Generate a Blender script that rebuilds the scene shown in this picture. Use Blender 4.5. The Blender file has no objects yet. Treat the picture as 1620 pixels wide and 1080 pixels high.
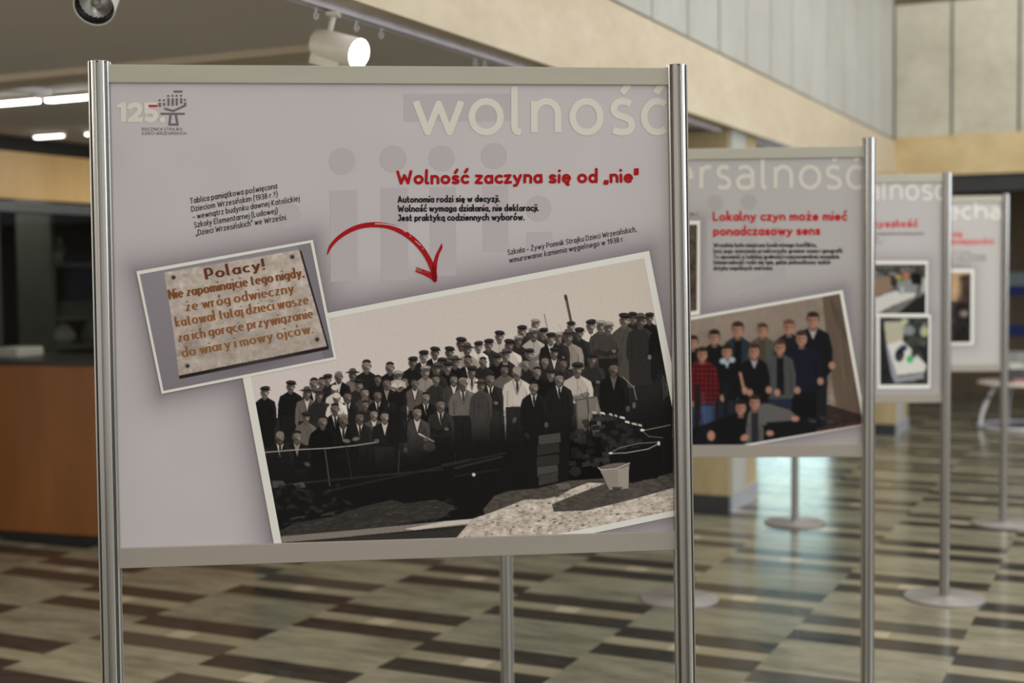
import bpy, math, random
import numpy as np
from mathutils import Vector, Matrix

C = bpy.context.scene.collection
R = math.radians

# ------------------------------------------------------------------ camera, world, light
FPX = 2109.68                       # focal length in pixels of the 1620 px wide frame
PITCH, ROLL, EYE = 0.05072, -0.01063, 1.39798
cp_, sp_, cr_, sr_ = math.cos(PITCH), math.sin(PITCH), math.cos(ROLL), math.sin(ROLL)
ROT = (np.array([[cr_, -sr_, 0], [sr_, cr_, 0], [0, 0, 1.0]])
       @ np.array([[1, 0, 0], [0, -sp_, -cp_], [0, cp_, -sp_]]))     # rows: right, down, forward

cam_data = bpy.data.cameras.new('camera')
cam = bpy.data.objects.new('camera', cam_data); C.objects.link(cam)
m3 = Matrix([[ROT[0][i], -ROT[1][i], -ROT[2][i]] for i in range(3)])
cam.matrix_world = Matrix.Translation((0, 0, EYE)) @ m3.to_4x4()
cam_data.sensor_width = 36.0
cam_data.lens = FPX * 36.0 / 1620.0
cam_data.clip_start = 0.05; cam_data.clip_end = 120
cam_data.dof.use_dof = True
cam_data.dof.focus_distance = 2.56
cam_data.dof.aperture_fstop = 2.9
bpy.context.scene.camera = cam

sc = bpy.context.scene
sc.view_settings.view_transform = 'Standard'
sc.view_settings.look = 'None'
sc.view_settings.gamma = 1.0
sc.view_settings.use_curve_mapping = False
sc.view_settings.exposure = 0.0
sc.cycles.max_bounces = 8

world = bpy.data.worlds.new('world'); sc.world = world; world.use_nodes = True
bg = world.node_tree.nodes['Background']
bg.inputs[0].default_value = (1.0, 0.945, 0.87, 1); bg.inputs[1].default_value = 0.77

YAW = R(25.6)                       # the hall's grid is turned this much from the view direction
AX = np.array([math.cos(YAW), -math.sin(YAW), 0.0]); BX = np.array([math.sin(YAW), math.cos(YAW), 0.0])
def st(s, t, z=0.0):                # hall grid (s across, t along) -> world
    p = AX * s + BX * t
    return (p[0], p[1], z)

def area(name, loc, target, sx, sy, power, col, spread=180):
    l = bpy.data.lights.new(name, 'AREA'); l.shape = 'RECTANGLE'; l.size = sx; l.size_y = sy
    l.energy = power; l.color = col; l.spread = R(spread)
    o = bpy.data.objects.new(name, l); C.objects.link(o)
    o.location = loc
    o.rotation_euler = (Vector(target) - Vector(loc)).to_track_quat('-Z', 'Y').to_euler()
    return o
# daylight through the tall glazed side of the hall, well to the right, plus an unseen area added overhead as fill
area('daylight_side', st(6.5, 6.0, 2.9), st(-2, 6.5, 1.2), 9.0, 2.6, 330, (0.82, 0.91, 1.0))
area('overhead_fill', st(1.4, 7.0, 6.0), st(.9, 7.6, 0), 4.0, 11.0, 330, (1.0, 0.95, 0.85))

# unseen fill areas added under the mezzanine to brighten its floor and ceiling
area('mezzanine_fill', st(-4.2, 1.2, 2.15), st(-4.2, 1.6, 0), 3.0, 1.6, 105, (1.0, .93, .82))
area('mezzanine_fill', st(-8.6, 3.5, 2.15), st(-8.2, 3.8, 0), 1.6, 4.0, 80, (1.0, .93, .82))

area('mezzanine_fill', st(-4.7, 6.3, 2.15), st(-5.0, 6.4, 0), .5, .8, 16, (1.0, .90, .72))  # hidden fill added behind the front stand to brighten the oak header

# ------------------------------------------------------------------ survey helpers
EYEP = np.array([0, 0, EYE])
def ray(u, v): return ROT.T @ np.array([(u - 810) / FPX, (v - 540) / FPX, 1.0])
def on_z(u, v, z):
    d = ray(u, v); return EYEP + d * (z - EYE) / d[2]
def on_plane(u, v, p0, n):
    d = ray(u, v); return EYEP + d * (np.dot(np.array(p0) - EYEP, n) / np.dot(d, n))

# ------------------------------------------------------------------ object helpers
def tag(o, label=None, cat=None, group=None, kind=None):
    if label: o['label'] = label
    if cat: o['category'] = cat
    if group: o['group'] = group
    if kind: o['kind'] = kind
    return o
def empty(name, loc=(0, 0, 0), rz=0.0, parent=None):
    o = bpy.data.objects.new(name, None); C.objects.link(o)
    o.empty_display_size = 0.1
    o.location = loc; o.rotation_euler = (0, 0, rz)
    if parent: o.parent = parent
    return o
class MB:
    def __init__(s): s.v = []; s.f = []; s.sm = []; s.mi = []
    def add(s, vs, fs, smooth=False, mi=0):
        k = len(s.v); s.v += [tuple(map(float, v)) for v in vs]
        for f in fs: s.f.append([i + k for i in f]); s.sm.append(smooth); s.mi.append(mi)
        return s
    def box(s, x0, x1, y0, y1, z0, z1, mi=0, bev=0.0):
        b = bev
        if b <= 0:
            v = [(x, y, z) for x in (x0, x1) for y in (y0, y1) for z in (z0, z1)]
            return s.add(v, [(0, 1, 3, 2), (4, 6, 7, 5), (0, 4, 5, 1), (2, 3, 7, 6), (0, 2, 6, 4), (1, 5, 7, 3)], False, mi)
        prof = [(x0 + b, y0), (x1 - b, y0), (x1, y0 + b), (x1, y1 - b), (x1 - b, y1), (x0 + b, y1), (x0, y1 - b), (x0, y0 + b)]
        def ins(p):
            cx, cy = (x0 + x1) / 2, (y0 + y1) / 2
            return (p[0] + math.copysign(min(b, abs(cx - p[0])), cx - p[0]), p[1] + math.copysign(min(b, abs(cy - p[1])), cy - p[1]))
        rings = [[(*ins(p), z0) for p in prof], [(*p, z0 + b) for p in prof], [(*p, z1 - b) for p in prof], [(*ins(p), z1) for p in prof]]
        return s.rings(rings, mi=mi)
    def rings(s, rings, closed=True, caps=True, smooth=False, mi=0):
        n = len(rings[0]); v = [p for r in rings for p in r]; f = []
        for k in range(len(rings) - 1):
            for i in range(n if closed else n - 1):
                j = (i + 1) % n
                f.append((k * n + i, k * n + j, (k + 1) * n + j, (k + 1) * n + i))
        s.add(v, f, smooth, mi)
        if caps:
            k0 = len(s.v) - len(v)
            s.f.append([k0 + i for i in range(n)][::-1]); s.sm.append(False); s.mi.append(mi)
            s.f.append([k0 + (len(rings) - 1) * n + i for i in range(n)]); s.sm.append(False); s.mi.append(mi)
        return s
    def lathe(s, prof, seg=32, smooth=True, caps=False, mi=0, M=None):
        rings = []
        for (r, z) in prof:
            ring = [Vector((r * math.cos(2 * math.pi * i / seg), r * math.sin(2 * math.pi * i / seg), z)) for i in range(seg)]
            if M is not None: ring = [M @ p for p in ring]
            rings.append([tuple(p) for p in ring])
        return s.rings(rings, caps=caps, smooth=smooth, mi=mi)
    def tube(s, pts, r, seg=10, mi=0):
        pts = [Vector(p) for p in pts]; rings = []
        for i, p in enumerate(pts):
            t = (pts[min(i + 1, len(pts) - 1)] - pts[max(i - 1, 0)]).normalized()
            up = Vector((0, 0, 1)) if abs(t.z) < .9 else Vector((1, 0, 0))
            a = t.cross(up).normalized(); b = t.cross(a)
            rings.append([tuple(p + r * (math.cos(2 * math.pi * k / seg) * a + math.sin(2 * math.pi * k / seg) * b)) for k in range(seg)])
        return s.rings(rings, smooth=True, mi=mi)
    def build(s, name, mat, parent=None, hall=False):
        me = bpy.data.meshes.new(name); me.from_pydata(s.v, [], s.f)
        for mm in (mat if isinstance(mat, (list, tuple)) else [mat]): me.materials.append(mm)
        me.polygons.foreach_set('use_smooth', s.sm); me.polygons.foreach_set('material_index', s.mi)
        import bmesh
        bm = bmesh.new(); bm.from_mesh(me); bmesh.ops.recalc_face_normals(bm, faces=bm.faces); bm.to_mesh(me); bm.free()
        me.update()
        o = bpy.data.objects.new(name, me); C.objects.link(o)
        if parent: o.parent = parent
        if hall: o.rotation_euler = (0, 0, -YAW)
        return o
def structure(o, label=None, cat=None):
    return tag(o, label, cat, kind='structure')

# ------------------------------------------------------------------ materials
def nodes(name):
    m = bpy.data.materials.new(name); m.use_nodes = True
    nt = m.node_tree; b = nt.nodes['Principled BSDF']
    return m, nt, b
def mix(nt, fac, a, b_, typ='MIX'):
    n = nt.nodes.new('ShaderNodeMix'); n.data_type = 'RGBA'; n.blend_type = typ
    for sock, val in ((n.inputs[0], fac), (n.inputs[6], a), (n.inputs[7], b_)):
        if isinstance(val, bpy.types.NodeSocket): nt.links.new(val, sock)
        elif isinstance(val, (tuple, list)): sock.default_value = (*val[:3], 1)
        else: sock.default_value = val
    return n.outputs[2]
def math_(nt, op, a, b_=None, c=None):
    n = nt.nodes.new('ShaderNodeMath'); n.operation = op
    for i, val in enumerate((a, b_, c)):
        if val is None: continue
        if isinstance(val, bpy.types.NodeSocket): nt.links.new(val, n.inputs[i])
        else: n.inputs[i].default_value = val
    return n.outputs[0]
def noise(nt, scale, vec=None, detail=4, rough=.55, sc3=None):
    n = nt.nodes.new('ShaderNodeTexNoise'); n.inputs['Scale'].default_value = scale
    n.inputs['Detail'].default_value = detail; n.inputs['Roughness'].default_value = rough
    tc = nt.nodes.new('ShaderNodeTexCoord'); v = tc.outputs['Object']
    if sc3:
        mp = nt.nodes.new('ShaderNodeMapping'); mp.inputs['Scale'].default_value = sc3
        nt.links.new(v, mp.inputs[0]); v = mp.outputs[0]
    nt.links.new(v, n.inputs['Vector'])
    return n.outputs['Fac']
def ramp(nt, fac, stops):
    n = nt.nodes.new('ShaderNodeValToRGB'); e = n.color_ramp.elements
    while len(e) < len(stops): e.new(.5)
    for i, (p, c) in enumerate(stops): e[i].position = p; e[i].color = (*c, 1)
    nt.links.new(fac, n.inputs[0]); return n.outputs[0]
def pm(name, col, rough=.5, metal=0.0, var=.08, scale=12.0, sc3=None, spec=.5, bump=0.0):
    m, nt, b = nodes(name)
    f = noise(nt, scale, sc3=sc3)
    lo = tuple(c * (1 - var) for c in col); hi = tuple(min(1, c * (1 + var)) for c in col)
    nt.links.new(ramp(nt, f, [(.3, lo), (.7, hi)]), b.inputs['Base Color'])
    b.inputs['Roughness'].default_value = rough; b.inputs['Metallic'].default_value = metal
    b.inputs['Specular IOR Level'].default_value = spec
    if bump:
        bp = nt.nodes.new('ShaderNodeBump'); bp.inputs['Strength'].default_value = bump; bp.inputs['Distance'].default_value = .002
        nt.links.new(f, bp.inputs['Height']); nt.links.new(bp.outputs[0], b.inputs['Normal'])
    return m
def emit(name, col, strength):
    m, nt, b = nodes(name)
    b.inputs['Base Color'].default_value = (.8, .8, .8, 1)
    b.inputs['Emission Color'].default_value = (*col, 1); b.inputs['Emission Strength'].default_value = strength
    return m
def stone(name, c0, c1, c2, sc3, rough=.4, scale=1.0):
    m, nt, b = nodes(name)
    a = noise(nt, 2.2 * scale, sc3=sc3, detail=6, rough=.6)
    d = noise(nt, 14 * scale, sc3=sc3, detail=5)
    base = ramp(nt, a, [(.3, c0), (.52, c1), (.72, c2)])
    b_ = ramp(nt, d, [(.35, (.95, .95, .945)), (.65, (1.03, 1.03, 1.03))])
    nt.links.new(mix(nt, 1.0, base, b_, 'MULTIPLY'), b.inputs['Base Color'])
    b.inputs['Roughness'].default_value = rough
    return m
def wood(name, c0, c1, sc3, rough=.35):
    m, nt, b = nodes(name)
    f = noise(nt, 3.0, sc3=sc3, detail=7, rough=.65)
    nt.links.new(ramp(nt, f, [(.3, c0), (.7, c1)]), b.inputs['Base Color'])
    b.inputs['Roughness'].default_value = rough
    return m

def floor_material():
    m, nt, b = nodes('patterned_marble_floor')
    tc = nt.nodes.new('ShaderNodeTexCoord'); sep = nt.nodes.new('ShaderNodeSeparateXYZ')
    nt.links.new(tc.outputs['Object'], sep.inputs[0])
    s, t = sep.outputs[0], sep.outputs[1]
    ls = math_(nt, 'DIVIDE', math_(nt, 'ADD', s, 4.33), 0.618)
    lane = math_(nt, 'FLOOR', ls); lf = math_(nt, 'FRACT', ls)
    tt = math_(nt, 'DIVIDE', math_(nt, 'SUBTRACT', math_(nt, 'SUBTRACT', t, 4.25), math_(nt, 'MULTIPLY', lane, .475)), .83)
    row = math_(nt, 'FLOOR', tt); u = math_(nt, 'MULTIPLY', math_(nt, 'FRACT', tt), .83)
    def band(x, a, c):
        return math_(nt, 'MULTIPLY', math_(nt, 'GREATER_THAN', x, a), math_(nt, 'LESS_THAN', x, c))
    d1 = band(u, 0, .15); d2 = band(u, .25, .405)
    dark = math_(nt, 'MAXIMUM', d1, d2)
    strip = band(u, .15, .25)
    white = math_(nt, 'MULTIPLY', band(u, .155, .245), band(lf, .41, .57))
    # per-tile tone
    piece = math_(nt, 'ADD', math_(nt, 'MULTIPLY', d1, 3.1), math_(nt, 'MULTIPLY', d2, 7.7))
    cv = nt.nodes.new('ShaderNodeCombineXYZ')
    nt.links.new(lane, cv.inputs[0]); nt.links.new(row, cv.inputs[1]); nt.links.new(math_(nt, 'ADD', piece, math_(nt, 'MULTIPLY', strip, 1.7)), cv.inputs[2])
    wn = nt.nodes.new('ShaderNodeTexWhiteNoise'); nt.links.new(cv.outputs[0], wn.inputs['Vector'])
    rnd = wn.outputs['Value']
    vein = noise(nt, 2.6, sc3=(1.0, 3.2, 1), detail=7, rough=.68)
    fine = noise(nt, 9.0, sc3=(1, 2.5, 1), detail=5)
    light = ramp(nt, vein, [(.25, (.11, .105, .078)), (.42, (.20, .19, .142)), (.55, (.285, .27, .20)), (.75, (.375, .355, .265))])
    light = mix(nt, 1.0, light, ramp(nt, rnd, [(0, (.80, .82, .83)), (1, (1.1, 1.08, 1.04))]), 'MULTIPLY')
    darkc = ramp(nt, fine, [(.3, (.026, .024, .021)), (.7, (.052, .047, .041))])
    darkc = mix(nt, math_(nt, 'MULTIPLY', math_(nt, 'GREATER_THAN', rnd, .8), .75), darkc, (.085, .08, .065))
    col = mix(nt, dark, light, darkc)
    col = mix(nt, math_(nt, 'MULTIPLY', strip, .55), col, (.33, .295, .20))
    col = mix(nt, math_(nt, 'MULTIPLY', white, .85), col, (.48, .43, .31))
    # thin joints
    nt.links.new(col, b.inputs['Base Color'])
    nt.links.new(ramp(nt, fine, [(.3, (.14,) * 3), (.7, (.24,) * 3)]), b.inputs['Roughness'])
    b.inputs['IOR'].default_value = 1.5
    return m

ALU = pm('anodised_aluminium', (.46, .45, .43), .25, .88, .05, 30, (1, 1, .1))
RAIL = pm('satin_aluminium_rail', (.50, .485, .41), .5, .25, .03, 20, (.2, 1, 1))
RAILB = pm('satin_rail_shaded', (.41, .375, .33), .5, .2, .03, 20, (.2, 1, 1))  # bottom rail: its shade put into a darker, greyer base colour
CAPM = pm('post_end_plastic', (.35, .34, .28), .6)
BASEM = pm('lilac_grey_base_steel', (.27, .25, .24), .4, .1, .04)
BACKM = pm('white_board_back', (.55, .53, .51), .6)
TRAV = stone('travertine', (.525, .445, .32), (.575, .495, .37), (.62, .545, .42), (1.6, .8, 2.0), .45)
TRAVP = stone('travertine_pillar', (.36, .285, .15), (.45, .36, .20), (.52, .42, .25), (2, 2, 1.0), .45)
SLAB = stone('pale_marble_slab', (.41, .405, .375), (.445, .445, .42), (.48, .485, .47), (.9, .9, .5), .5)
SLABB = stone('pale_marble_slab_shaded', (.36, .34, .27), (.46, .44, .36), (.52, .50, .42), (1.0, 1.0, 1.0), .5)  # far wall slabs, their warm shade put into the colour
JOINT = pm('dark_joint_backing', (.25, .24, .2), .8)  # darker backing behind the open slab joints
SOFFIT = pm('painted_soffit', (.55, .52, .50), .7, 0, .03, 3)
TRIM = pm('beige_downstand_paint', (.50, .43, .33), .7, 0, .04)
DARKM = pm('dark_bronze_lintel', (.035, .037, .042), .4, .3)
BLACK = pm('black_shadow_gap', (.008, .008, .008), .6)
BROWN = wood('dark_brown_panelling', (.11, .076, .046), (.16, .115, .072), (2, 2, .3), .45)
OAK = wood('light_oak_veneer', (.62, .41, .18), (.74, .53, .27), (1.2, 1.2, .25), .35)
CHERRY = wood('orange_cherry_veneer', (.165, .055, .008), (.25, .088, .014), (1.6, 1.6, .3), .4)
WHITEP = pm('white_lamp_paint', (.78, .74, .66), .4)
LAMPBLACK = pm('black_lamp_baffle', (.01, .01, .012), .4)

# ------------------------------------------------------------------ the hall
FS = -2.187                         # plane of the mezzanine front
ZC = 2.22                           # underside of the mezzanine
TC = 12.585                         # the hall's far upper wall
TB = 15.7                           # wall at the far end of the ground floor
mb = MB(); mb.box(-12, 9, -5, 18, -.05, 0)
structure(mb.build('floor', floor_material(), hall=True))
mb = MB(); mb.box(-12, FS, -1, TC, ZC, ZC + .18)
mb.box(-12, 6, TC + .02, TB + .3, 2.27, 2.4)
structure(mb.build('ceiling', SOFFIT, hall=True))
mb = MB(); mb.box(-9.5, FS - .46, 4.0, 4.17, ZC - .028, ZC - .001)
structure(mb.build('trim_1', TRIM, hall=True), 'shallow beige downstand running across the grey mezzanine ceiling', 'trim')
# travertine band along the mezzanine edge and its return on the far wall
mb = MB(); mb.box(FS, FS + .06, -1, TC, ZC - .012, 2.575)
structure(mb.build('trim_2', TRAV, hall=True), 'travertine fascia band along the mezzanine edge, running away to the corner', 'trim')
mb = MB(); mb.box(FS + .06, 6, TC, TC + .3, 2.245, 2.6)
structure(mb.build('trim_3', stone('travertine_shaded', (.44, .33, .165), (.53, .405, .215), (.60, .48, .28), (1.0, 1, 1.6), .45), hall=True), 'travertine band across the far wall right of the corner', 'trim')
mb = MB(); mb.box(FS + .06, 6, TC + .03, TC + .3, 2.09, 2.243)
structure(mb.build('trim_4', DARKM, hall=True), 'dark grey lintel below the travertine band of the far wall', 'trim')
# upper parapet of upright marble slabs, each with its own joint
mb = MB(); rnd = random.Random(4)
mb.box(FS - .12, FS + .0, -1, TC, 2.575, 4.9, mi=1)
t = TC - .545 * 25
while t < TC - .01:
    a, b = t + .009, min(t + .545 - .009, TC)
    d = rnd.uniform(0, .004)
    mb.box(FS + .002, FS + .042 + d, a, b, 2.597, 4.9)
    t += .545
structure(mb.build('wall_left', [SLAB, JOINT], hall=True), 'tall pale marble slabs above the travertine fascia', 'wall')
mb = MB(); mb.box(FS, 6, TC + .1, TC + .3, 2.6, 3.80, mi=1)
for s0 in (-2.143, -1.637, -1.068, -.5, .07, .64, 1.21, 1.78):
    s1 = s0 + (.506 if s0 < -2 else .569)
    mb.box(s0 + .012, s1 - .012, TC + .04, TC + .1, 2.6, 3.80)
structure(mb.build('wall_back', [SLABB, JOINT], hall=True), 'pale stone slabs of the far upper wall, shade painted into their tone', 'wall')
mb = MB(); mb.box(-9, 6, TC + 1.6, TC + 1.8, 2.4, 6)
structure(mb.build('wall_gallery', pm('olive_gallery_wall', (.10, .085, .045), .7, var=.5, scale=1.5), hall=True))
# ground floor end wall under the mezzanine, with the bright glazed door
mb = MB(); mb.box(-8, -4.32, TB, TB + .15, 0, 2.27); mb.box(-3.38, 6, TB, TB + .15, 0, 2.27); mb.box(-4.32, -3.38, TB, TB + .15, 2.0, 2.27)
structure(mb.build('wall_far', BROWN, hall=True), 'dark brown panelled wall at the far end of the hall', 'wall')
gm, nt, b = nodes('garden_daylight_glass')
tc = nt.nodes.new('ShaderNodeTexCoord'); sep = nt.nodes.new('ShaderNodeSeparateXYZ'); nt.links.new(tc.outputs['Object'], sep.inputs[0])
z = math_(nt, 'ADD', math_(nt, 'DIVIDE', sep.outputs[2], 2.0), math_(nt, 'MULTIPLY', math_(nt, 'SUBTRACT', noise(nt, 5.0, detail=5), .5), .10))
nt.links.new(ramp(nt, z, [(.36, (.58, .72, .92)), (.46, (.42, .66, .58)), (.60, (.40, .68, .52)), (.66, (.90, 1.0, .80)), (.72, (.52, .74, .64)), (.80, (.48, .66, .80)), (.88, (.08, .16, .18))]), b.inputs['Emission Color'])
b.inputs['Emission Strength'].default_value = 3.2; b.inputs['Base Color'].default_value = (.05, .08, .08, 1)
b.inputs['Roughness'].default_value = .1
mb = MB(); mb.box(-4.32, -3.38, TB + .05, TB + .06, 0.05, 2.0)
w = structure(mb.build('window_1', gm, hall=True), 'bright glazed garden door at the far end of the hall', 'window')
mb = MB()
for x in (-4.32, -3.41): mb.box(x, x + .03, TB + .02, TB + .05, 0, 2.0)
mb.box(-4.29, -3.41, TB + .02, TB + .05, 0, .05)
mb.build('frame', DARKM, w)
# side wall beside the reception: oak header, lintel, dark glazing
WS = -5.9
mb = MB(); mb.box(WS - .1, WS, 5.0, TB, 1.86, 2.13)
structure(mb.build('trim_5', OAK, hall=True), 'light oak header board above the dark reception glazing', 'trim')
mb = MB(); mb.box(WS - .12, WS - .03, 4.9, TB, 2.13, ZC)
structure(mb.build('trim_6', BLACK, hall=True), 'black shadow gap between the oak header and the ceiling', 'trim')
LINT = pm('blue_grey_lintel', (.13, .135, .155), .35, .3)
mb = MB(); mb.box(WS - .1, WS + .015, 5.0, TB, 1.785, 1.845)
structure(mb.build('trim_7', LINT, hall=True), 'blue grey metal lintel under the oak header', 'trim')
gl, nt, b = nodes('tinted_glass')
b.inputs['Base Color'].default_value = (.40, .43, .41, 1); b.inputs['Transmission Weight'].default_value = 1
b.inputs['Roughness'].default_value = .0; b.inputs['IOR'].default_value = 1.45
mb = MB(); mb.box(WS - .03, WS - .024, 5.62, 8.5, .0, 1.785)
structure(mb.build('window_2', gl, hall=True), 'dark tinted glazing behind the reception counter', 'window')
DARKROOM = pm('dark_office_wall', (.028, .029, .026), .8)
mb = MB(); mb.box(-8.2, -8.1, 4.5, 9.5, 0, 2.2); mb.box(-8.1, WS - .1, 9.4, 9.5, 0, 2.2); mb.box(-8.1, WS - .1, 4.5, 4.6, 0, 2.2)
mb.box(-8.1, WS - .12, 4.6, 9.4, 2.14, 2.19)
structure(mb.build('wall_office', DARKROOM, hall=True))
mb = MB(); mb.box(WS - .1, WS, 5.0, 5.6, 0, 1.785)
structure(mb.build('wall_jamb', BLACK, hall=True))
mb = MB(); mb.box(WS - .1, WS, 8.5, TB, 0, 1.785)
structure(mb.build('wall_panelled', CHERRY, hall=True))

# travertine pillars carrying the mezzanine edge
PLS = pm('plinth_bluish_reflection', (.40, .42, .46), .3)  # bluish reflection at the pillar's foot put into the plinth colour
def pillar(t0, ds, label):
    o = empty('pillar', st(FS + .015 - .15 + ds, t0 + .3), -YAW)
    tag(o, label, 'pillar', 'travertine pillars along the mezzanine edge')
    mb = MB(); mb.box(-.15, .135, -.30, .30, .10, ZC - .013); mb.build('shaft', TRAVP, o)
    mb = MB(); mb.box(.135, .149, -.275, .03, .10, ZC - .013); mb.build('daylit_side_face', SLAB, o)  # daylight on the pillar's side put in as a paler facing
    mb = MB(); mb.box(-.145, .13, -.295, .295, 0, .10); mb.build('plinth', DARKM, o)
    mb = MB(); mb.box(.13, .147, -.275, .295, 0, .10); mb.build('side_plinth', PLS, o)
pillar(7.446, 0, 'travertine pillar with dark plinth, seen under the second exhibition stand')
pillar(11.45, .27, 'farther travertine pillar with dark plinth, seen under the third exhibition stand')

# ------------------------------------------------------------------ reception counter
o = empty('reception_counter', st(-5.6, 5.23), R(-19))
tag(o, 'orange cherry wood reception counter with dark kick plate at left', 'counter')
zt = .955
mb = MB(); mb.box(-.2, 1.25, 0, .55, .045, zt - .012, bev=.004); mb.build('front_panel', CHERRY, o)
mb = MB(); mb.box(-.18, 1.2, .02, .5, 0, .045); mb.build('kick_plate', BLACK, o)
mb = MB(); mb.box(-.21, 1.27, -.012, .57, zt - .012, zt + .012, bev=.003); mb.build('worktop', pm('black_worktop', (.012, .012, .012), .35), o)

# ------------------------------------------------------------------ behind the glazing
l_ = area('office_fill', st(-7.0, 6.6, 2.1), st(-7.0, 6.6, 0), .6, 1.6, 6, (1, .95, .85))  # unseen fill added so the shelf items show through the glass
SHELF = pm('grey_shelving', (.32, .32, .29), .6)
def gp(u, v, s=-6.6): return on_plane(u, v, AX * s, AX)
def zt_of(u, v, s=-6.6):
    p = gp(u, v, s); return float(p @ BX), float(p[2])
o = empty('shelving_unit', st(-6.75, 8.0), -YAW)
tag(o, 'tall grey shelving unit behind the dark reception glass', 'shelf')
t0, _ = zt_of(86, 450); z1 = zt_of(110, 415)[1]; z2 = zt_of(110, 500)[1]
tl = t0 - 8.0
mb = MB(); mb.box(-.15, .15, tl - .03, tl + .01, 0, 2.0); mb.build('side_panel', SHELF, o)
mb = MB(); mb.box(-.15, .15, tl + 1.3, tl + 1.33, 0, 2.0); mb.build('side_panel', SHELF, o)
for zz in (z1, z2, zt_of(110, 545)[1]):
    mb = MB(); mb.box(-.15, .14, tl + .01, tl + 1.3, zz - .03, zz); mb.build('shelf_board', SHELF, o)
mb = MB(); mb.box(-.16, -.15, tl - .03, tl + 1.33, 0, 2.0); mb.build('back_panel', pm('shelf_back', (.06, .06, .055), .7), o)
PORC = pm('white_porcelain', (.75, .72, .62), .3)
def cup_mesh(nm):
    mb = MB(); mb.lathe([(.0, 0), (.026, 0), (.036, .02), (.040, .07), (.037, .07), (.033, .02), (.0, .008)], 20)
    return mb.build(nm, PORC)
def put(o, u, v, z, label, cat, group=None, s=-6.68):
    t, _ = zt_of(u, v, s); o.location = st(s, t, z); tag(o, label, cat, group); return o
c1 = cup_mesh('cup'); put(c1, 90, 405, z1, 'small white cup standing on the upper shelf behind the dark glass', 'cup')
mb = MB(); mb.lathe([(.0, 0), (.03, 0), (.034, .01), (.034, .10), (.014, .13), (.013, .17), (0, .172)], 20)
put(mb.build('bottle', pm('pale_bottle', (.35, .36, .32), .2)), 95, 405, z1, 'pale bottle beside the small cup on the upper shelf', 'bottle', s=-6.76)
def crumple(nm, seed, a, b_, h, mat):
    r = random.Random(seed); mb = MB(); n = 14; rings = []
    for k, (f, z) in enumerate([(.55, 0), (1, .25), (.9, .6), (.55, .9), (.1, 1.0)]):
        rings.append([((a * f * math.cos(2 * math.pi * i / n)) * r.uniform(.75, 1.15), b_ * f * math.sin(2 * math.pi * i / n) * r.uniform(.75, 1.15), h * z * r.uniform(.85, 1.1) if k else 0) for i in range(n)])
    mb.rings(rings, smooth=False); return mb.build(nm, mat)
z3 = zt_of(110, 545)[1]
put(crumple('paper_bundle', 3, .07, .17, .14, PORC), 99, 540, z3, 'crumpled white paper bundle on the lower shelf behind the glass', 'paper')
put(crumple('plastic_bag', 5, .06, .09, .16, pm('grey_plastic', (.35, .37, .34), .3)), 142, 540, z3, 'pale plastic bag on the lower shelf next to the front stand', 'bag')
mb = MB(); mb.box(-.008, .008, -.16, .16, 0, .40); po = mb.build('notice', pm('dim_blue_notice', (.06, .07, .15), .5)); po.rotation_euler = (0, 0, -YAW)
put(po, 130, 460, z2 + .02, 'dark blue poster card standing on the middle shelf', 'notice')
mb = MB(); mb.box(-.12, .12, -.18, .18, 0, .10, bev=.01); po = mb.build('storage_box', pm('grey_box', (.2, .2, .18), .6)); po.rotation_euler = (0, 0, -YAW)
put(po, 106, 497, z2, 'flat grey box lying on the middle shelf', 'box', s=-6.72)
mb = MB(); mb.box(-.09, .09, -.11, .11, 0, .055, bev=.008); po = mb.build('document_tray', pm('pale_tray', (.3, .3, .27), .5)); po.rotation_euler = (0, 0, R(-19))
po.location = st(-5.66, 5.47, zt + .012)
tag(po, 'pale flat document tray on the counter at the left edge', 'tray')

# ------------------------------------------------------------------ ceiling lights and tracks
LED = emit('led_tube', (1.0, .97, .87), 14)
LEDF = emit('far_led_tube', (1.0, .97, .87), 5)
def led(s0, s1, t, label, mat=None, hw=.016):
    o = empty('strip_light', st((s0 + s1) / 2, t, ZC), -YAW)
    tag(o, label, 'light', 'linear lights on the mezzanine ceiling')
    h = (s1 - s0) / 2
    mb = MB(); mb.box(-h, h, -hw - .01, hw + .01, -.018, 0); mb.build('housing', WHITEP, o)
    mb = MB(); mb.box(-h + .012, h - .012, -hw, hw, -.03, -.018); mb.build('diffuser', mat or LED, o)
led(-5.16, -4.515, 4.535, 'linear ceiling light at the left edge, first of the row')
led(-4.495, -3.86, 4.555, 'linear ceiling light ending behind the front stand post')
led(-5.72, -5.50, 5.70, 'short far linear light above the oak header', LEDF, .014)
led(-5.36, -4.9, 5.72, 'far linear light half hidden by the front stand post', LEDF, .014)
TRACKM = pm('lavender_white_track', (.80, .77, .86), .35)
def track(s, t0, t1, label):
    o = empty('lighting_track', st(s, (t0 + t1) / 2, ZC), -YAW)
    tag(o, label, 'track')
    h = (t1 - t0) / 2
    for (a, b_, z) in ((-.019, -.013, -.026), (.013, .019, -.026)):
        mb = MB(); mb.box(a, b_, -h, h, z, 0); mb.build('side_rail', TRACKM, o)
    mb = MB(); mb.box(-.013, .013, -h, h, -.006, 0); mb.build('slot', LAMPBLACK, o)
track(FS - .055, 1.0, 9.6, 'white lighting track along the travertine fascia')
track(-4.345, 4.18, 4.42, 'short pale track end beside the linear ceiling lights')
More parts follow.
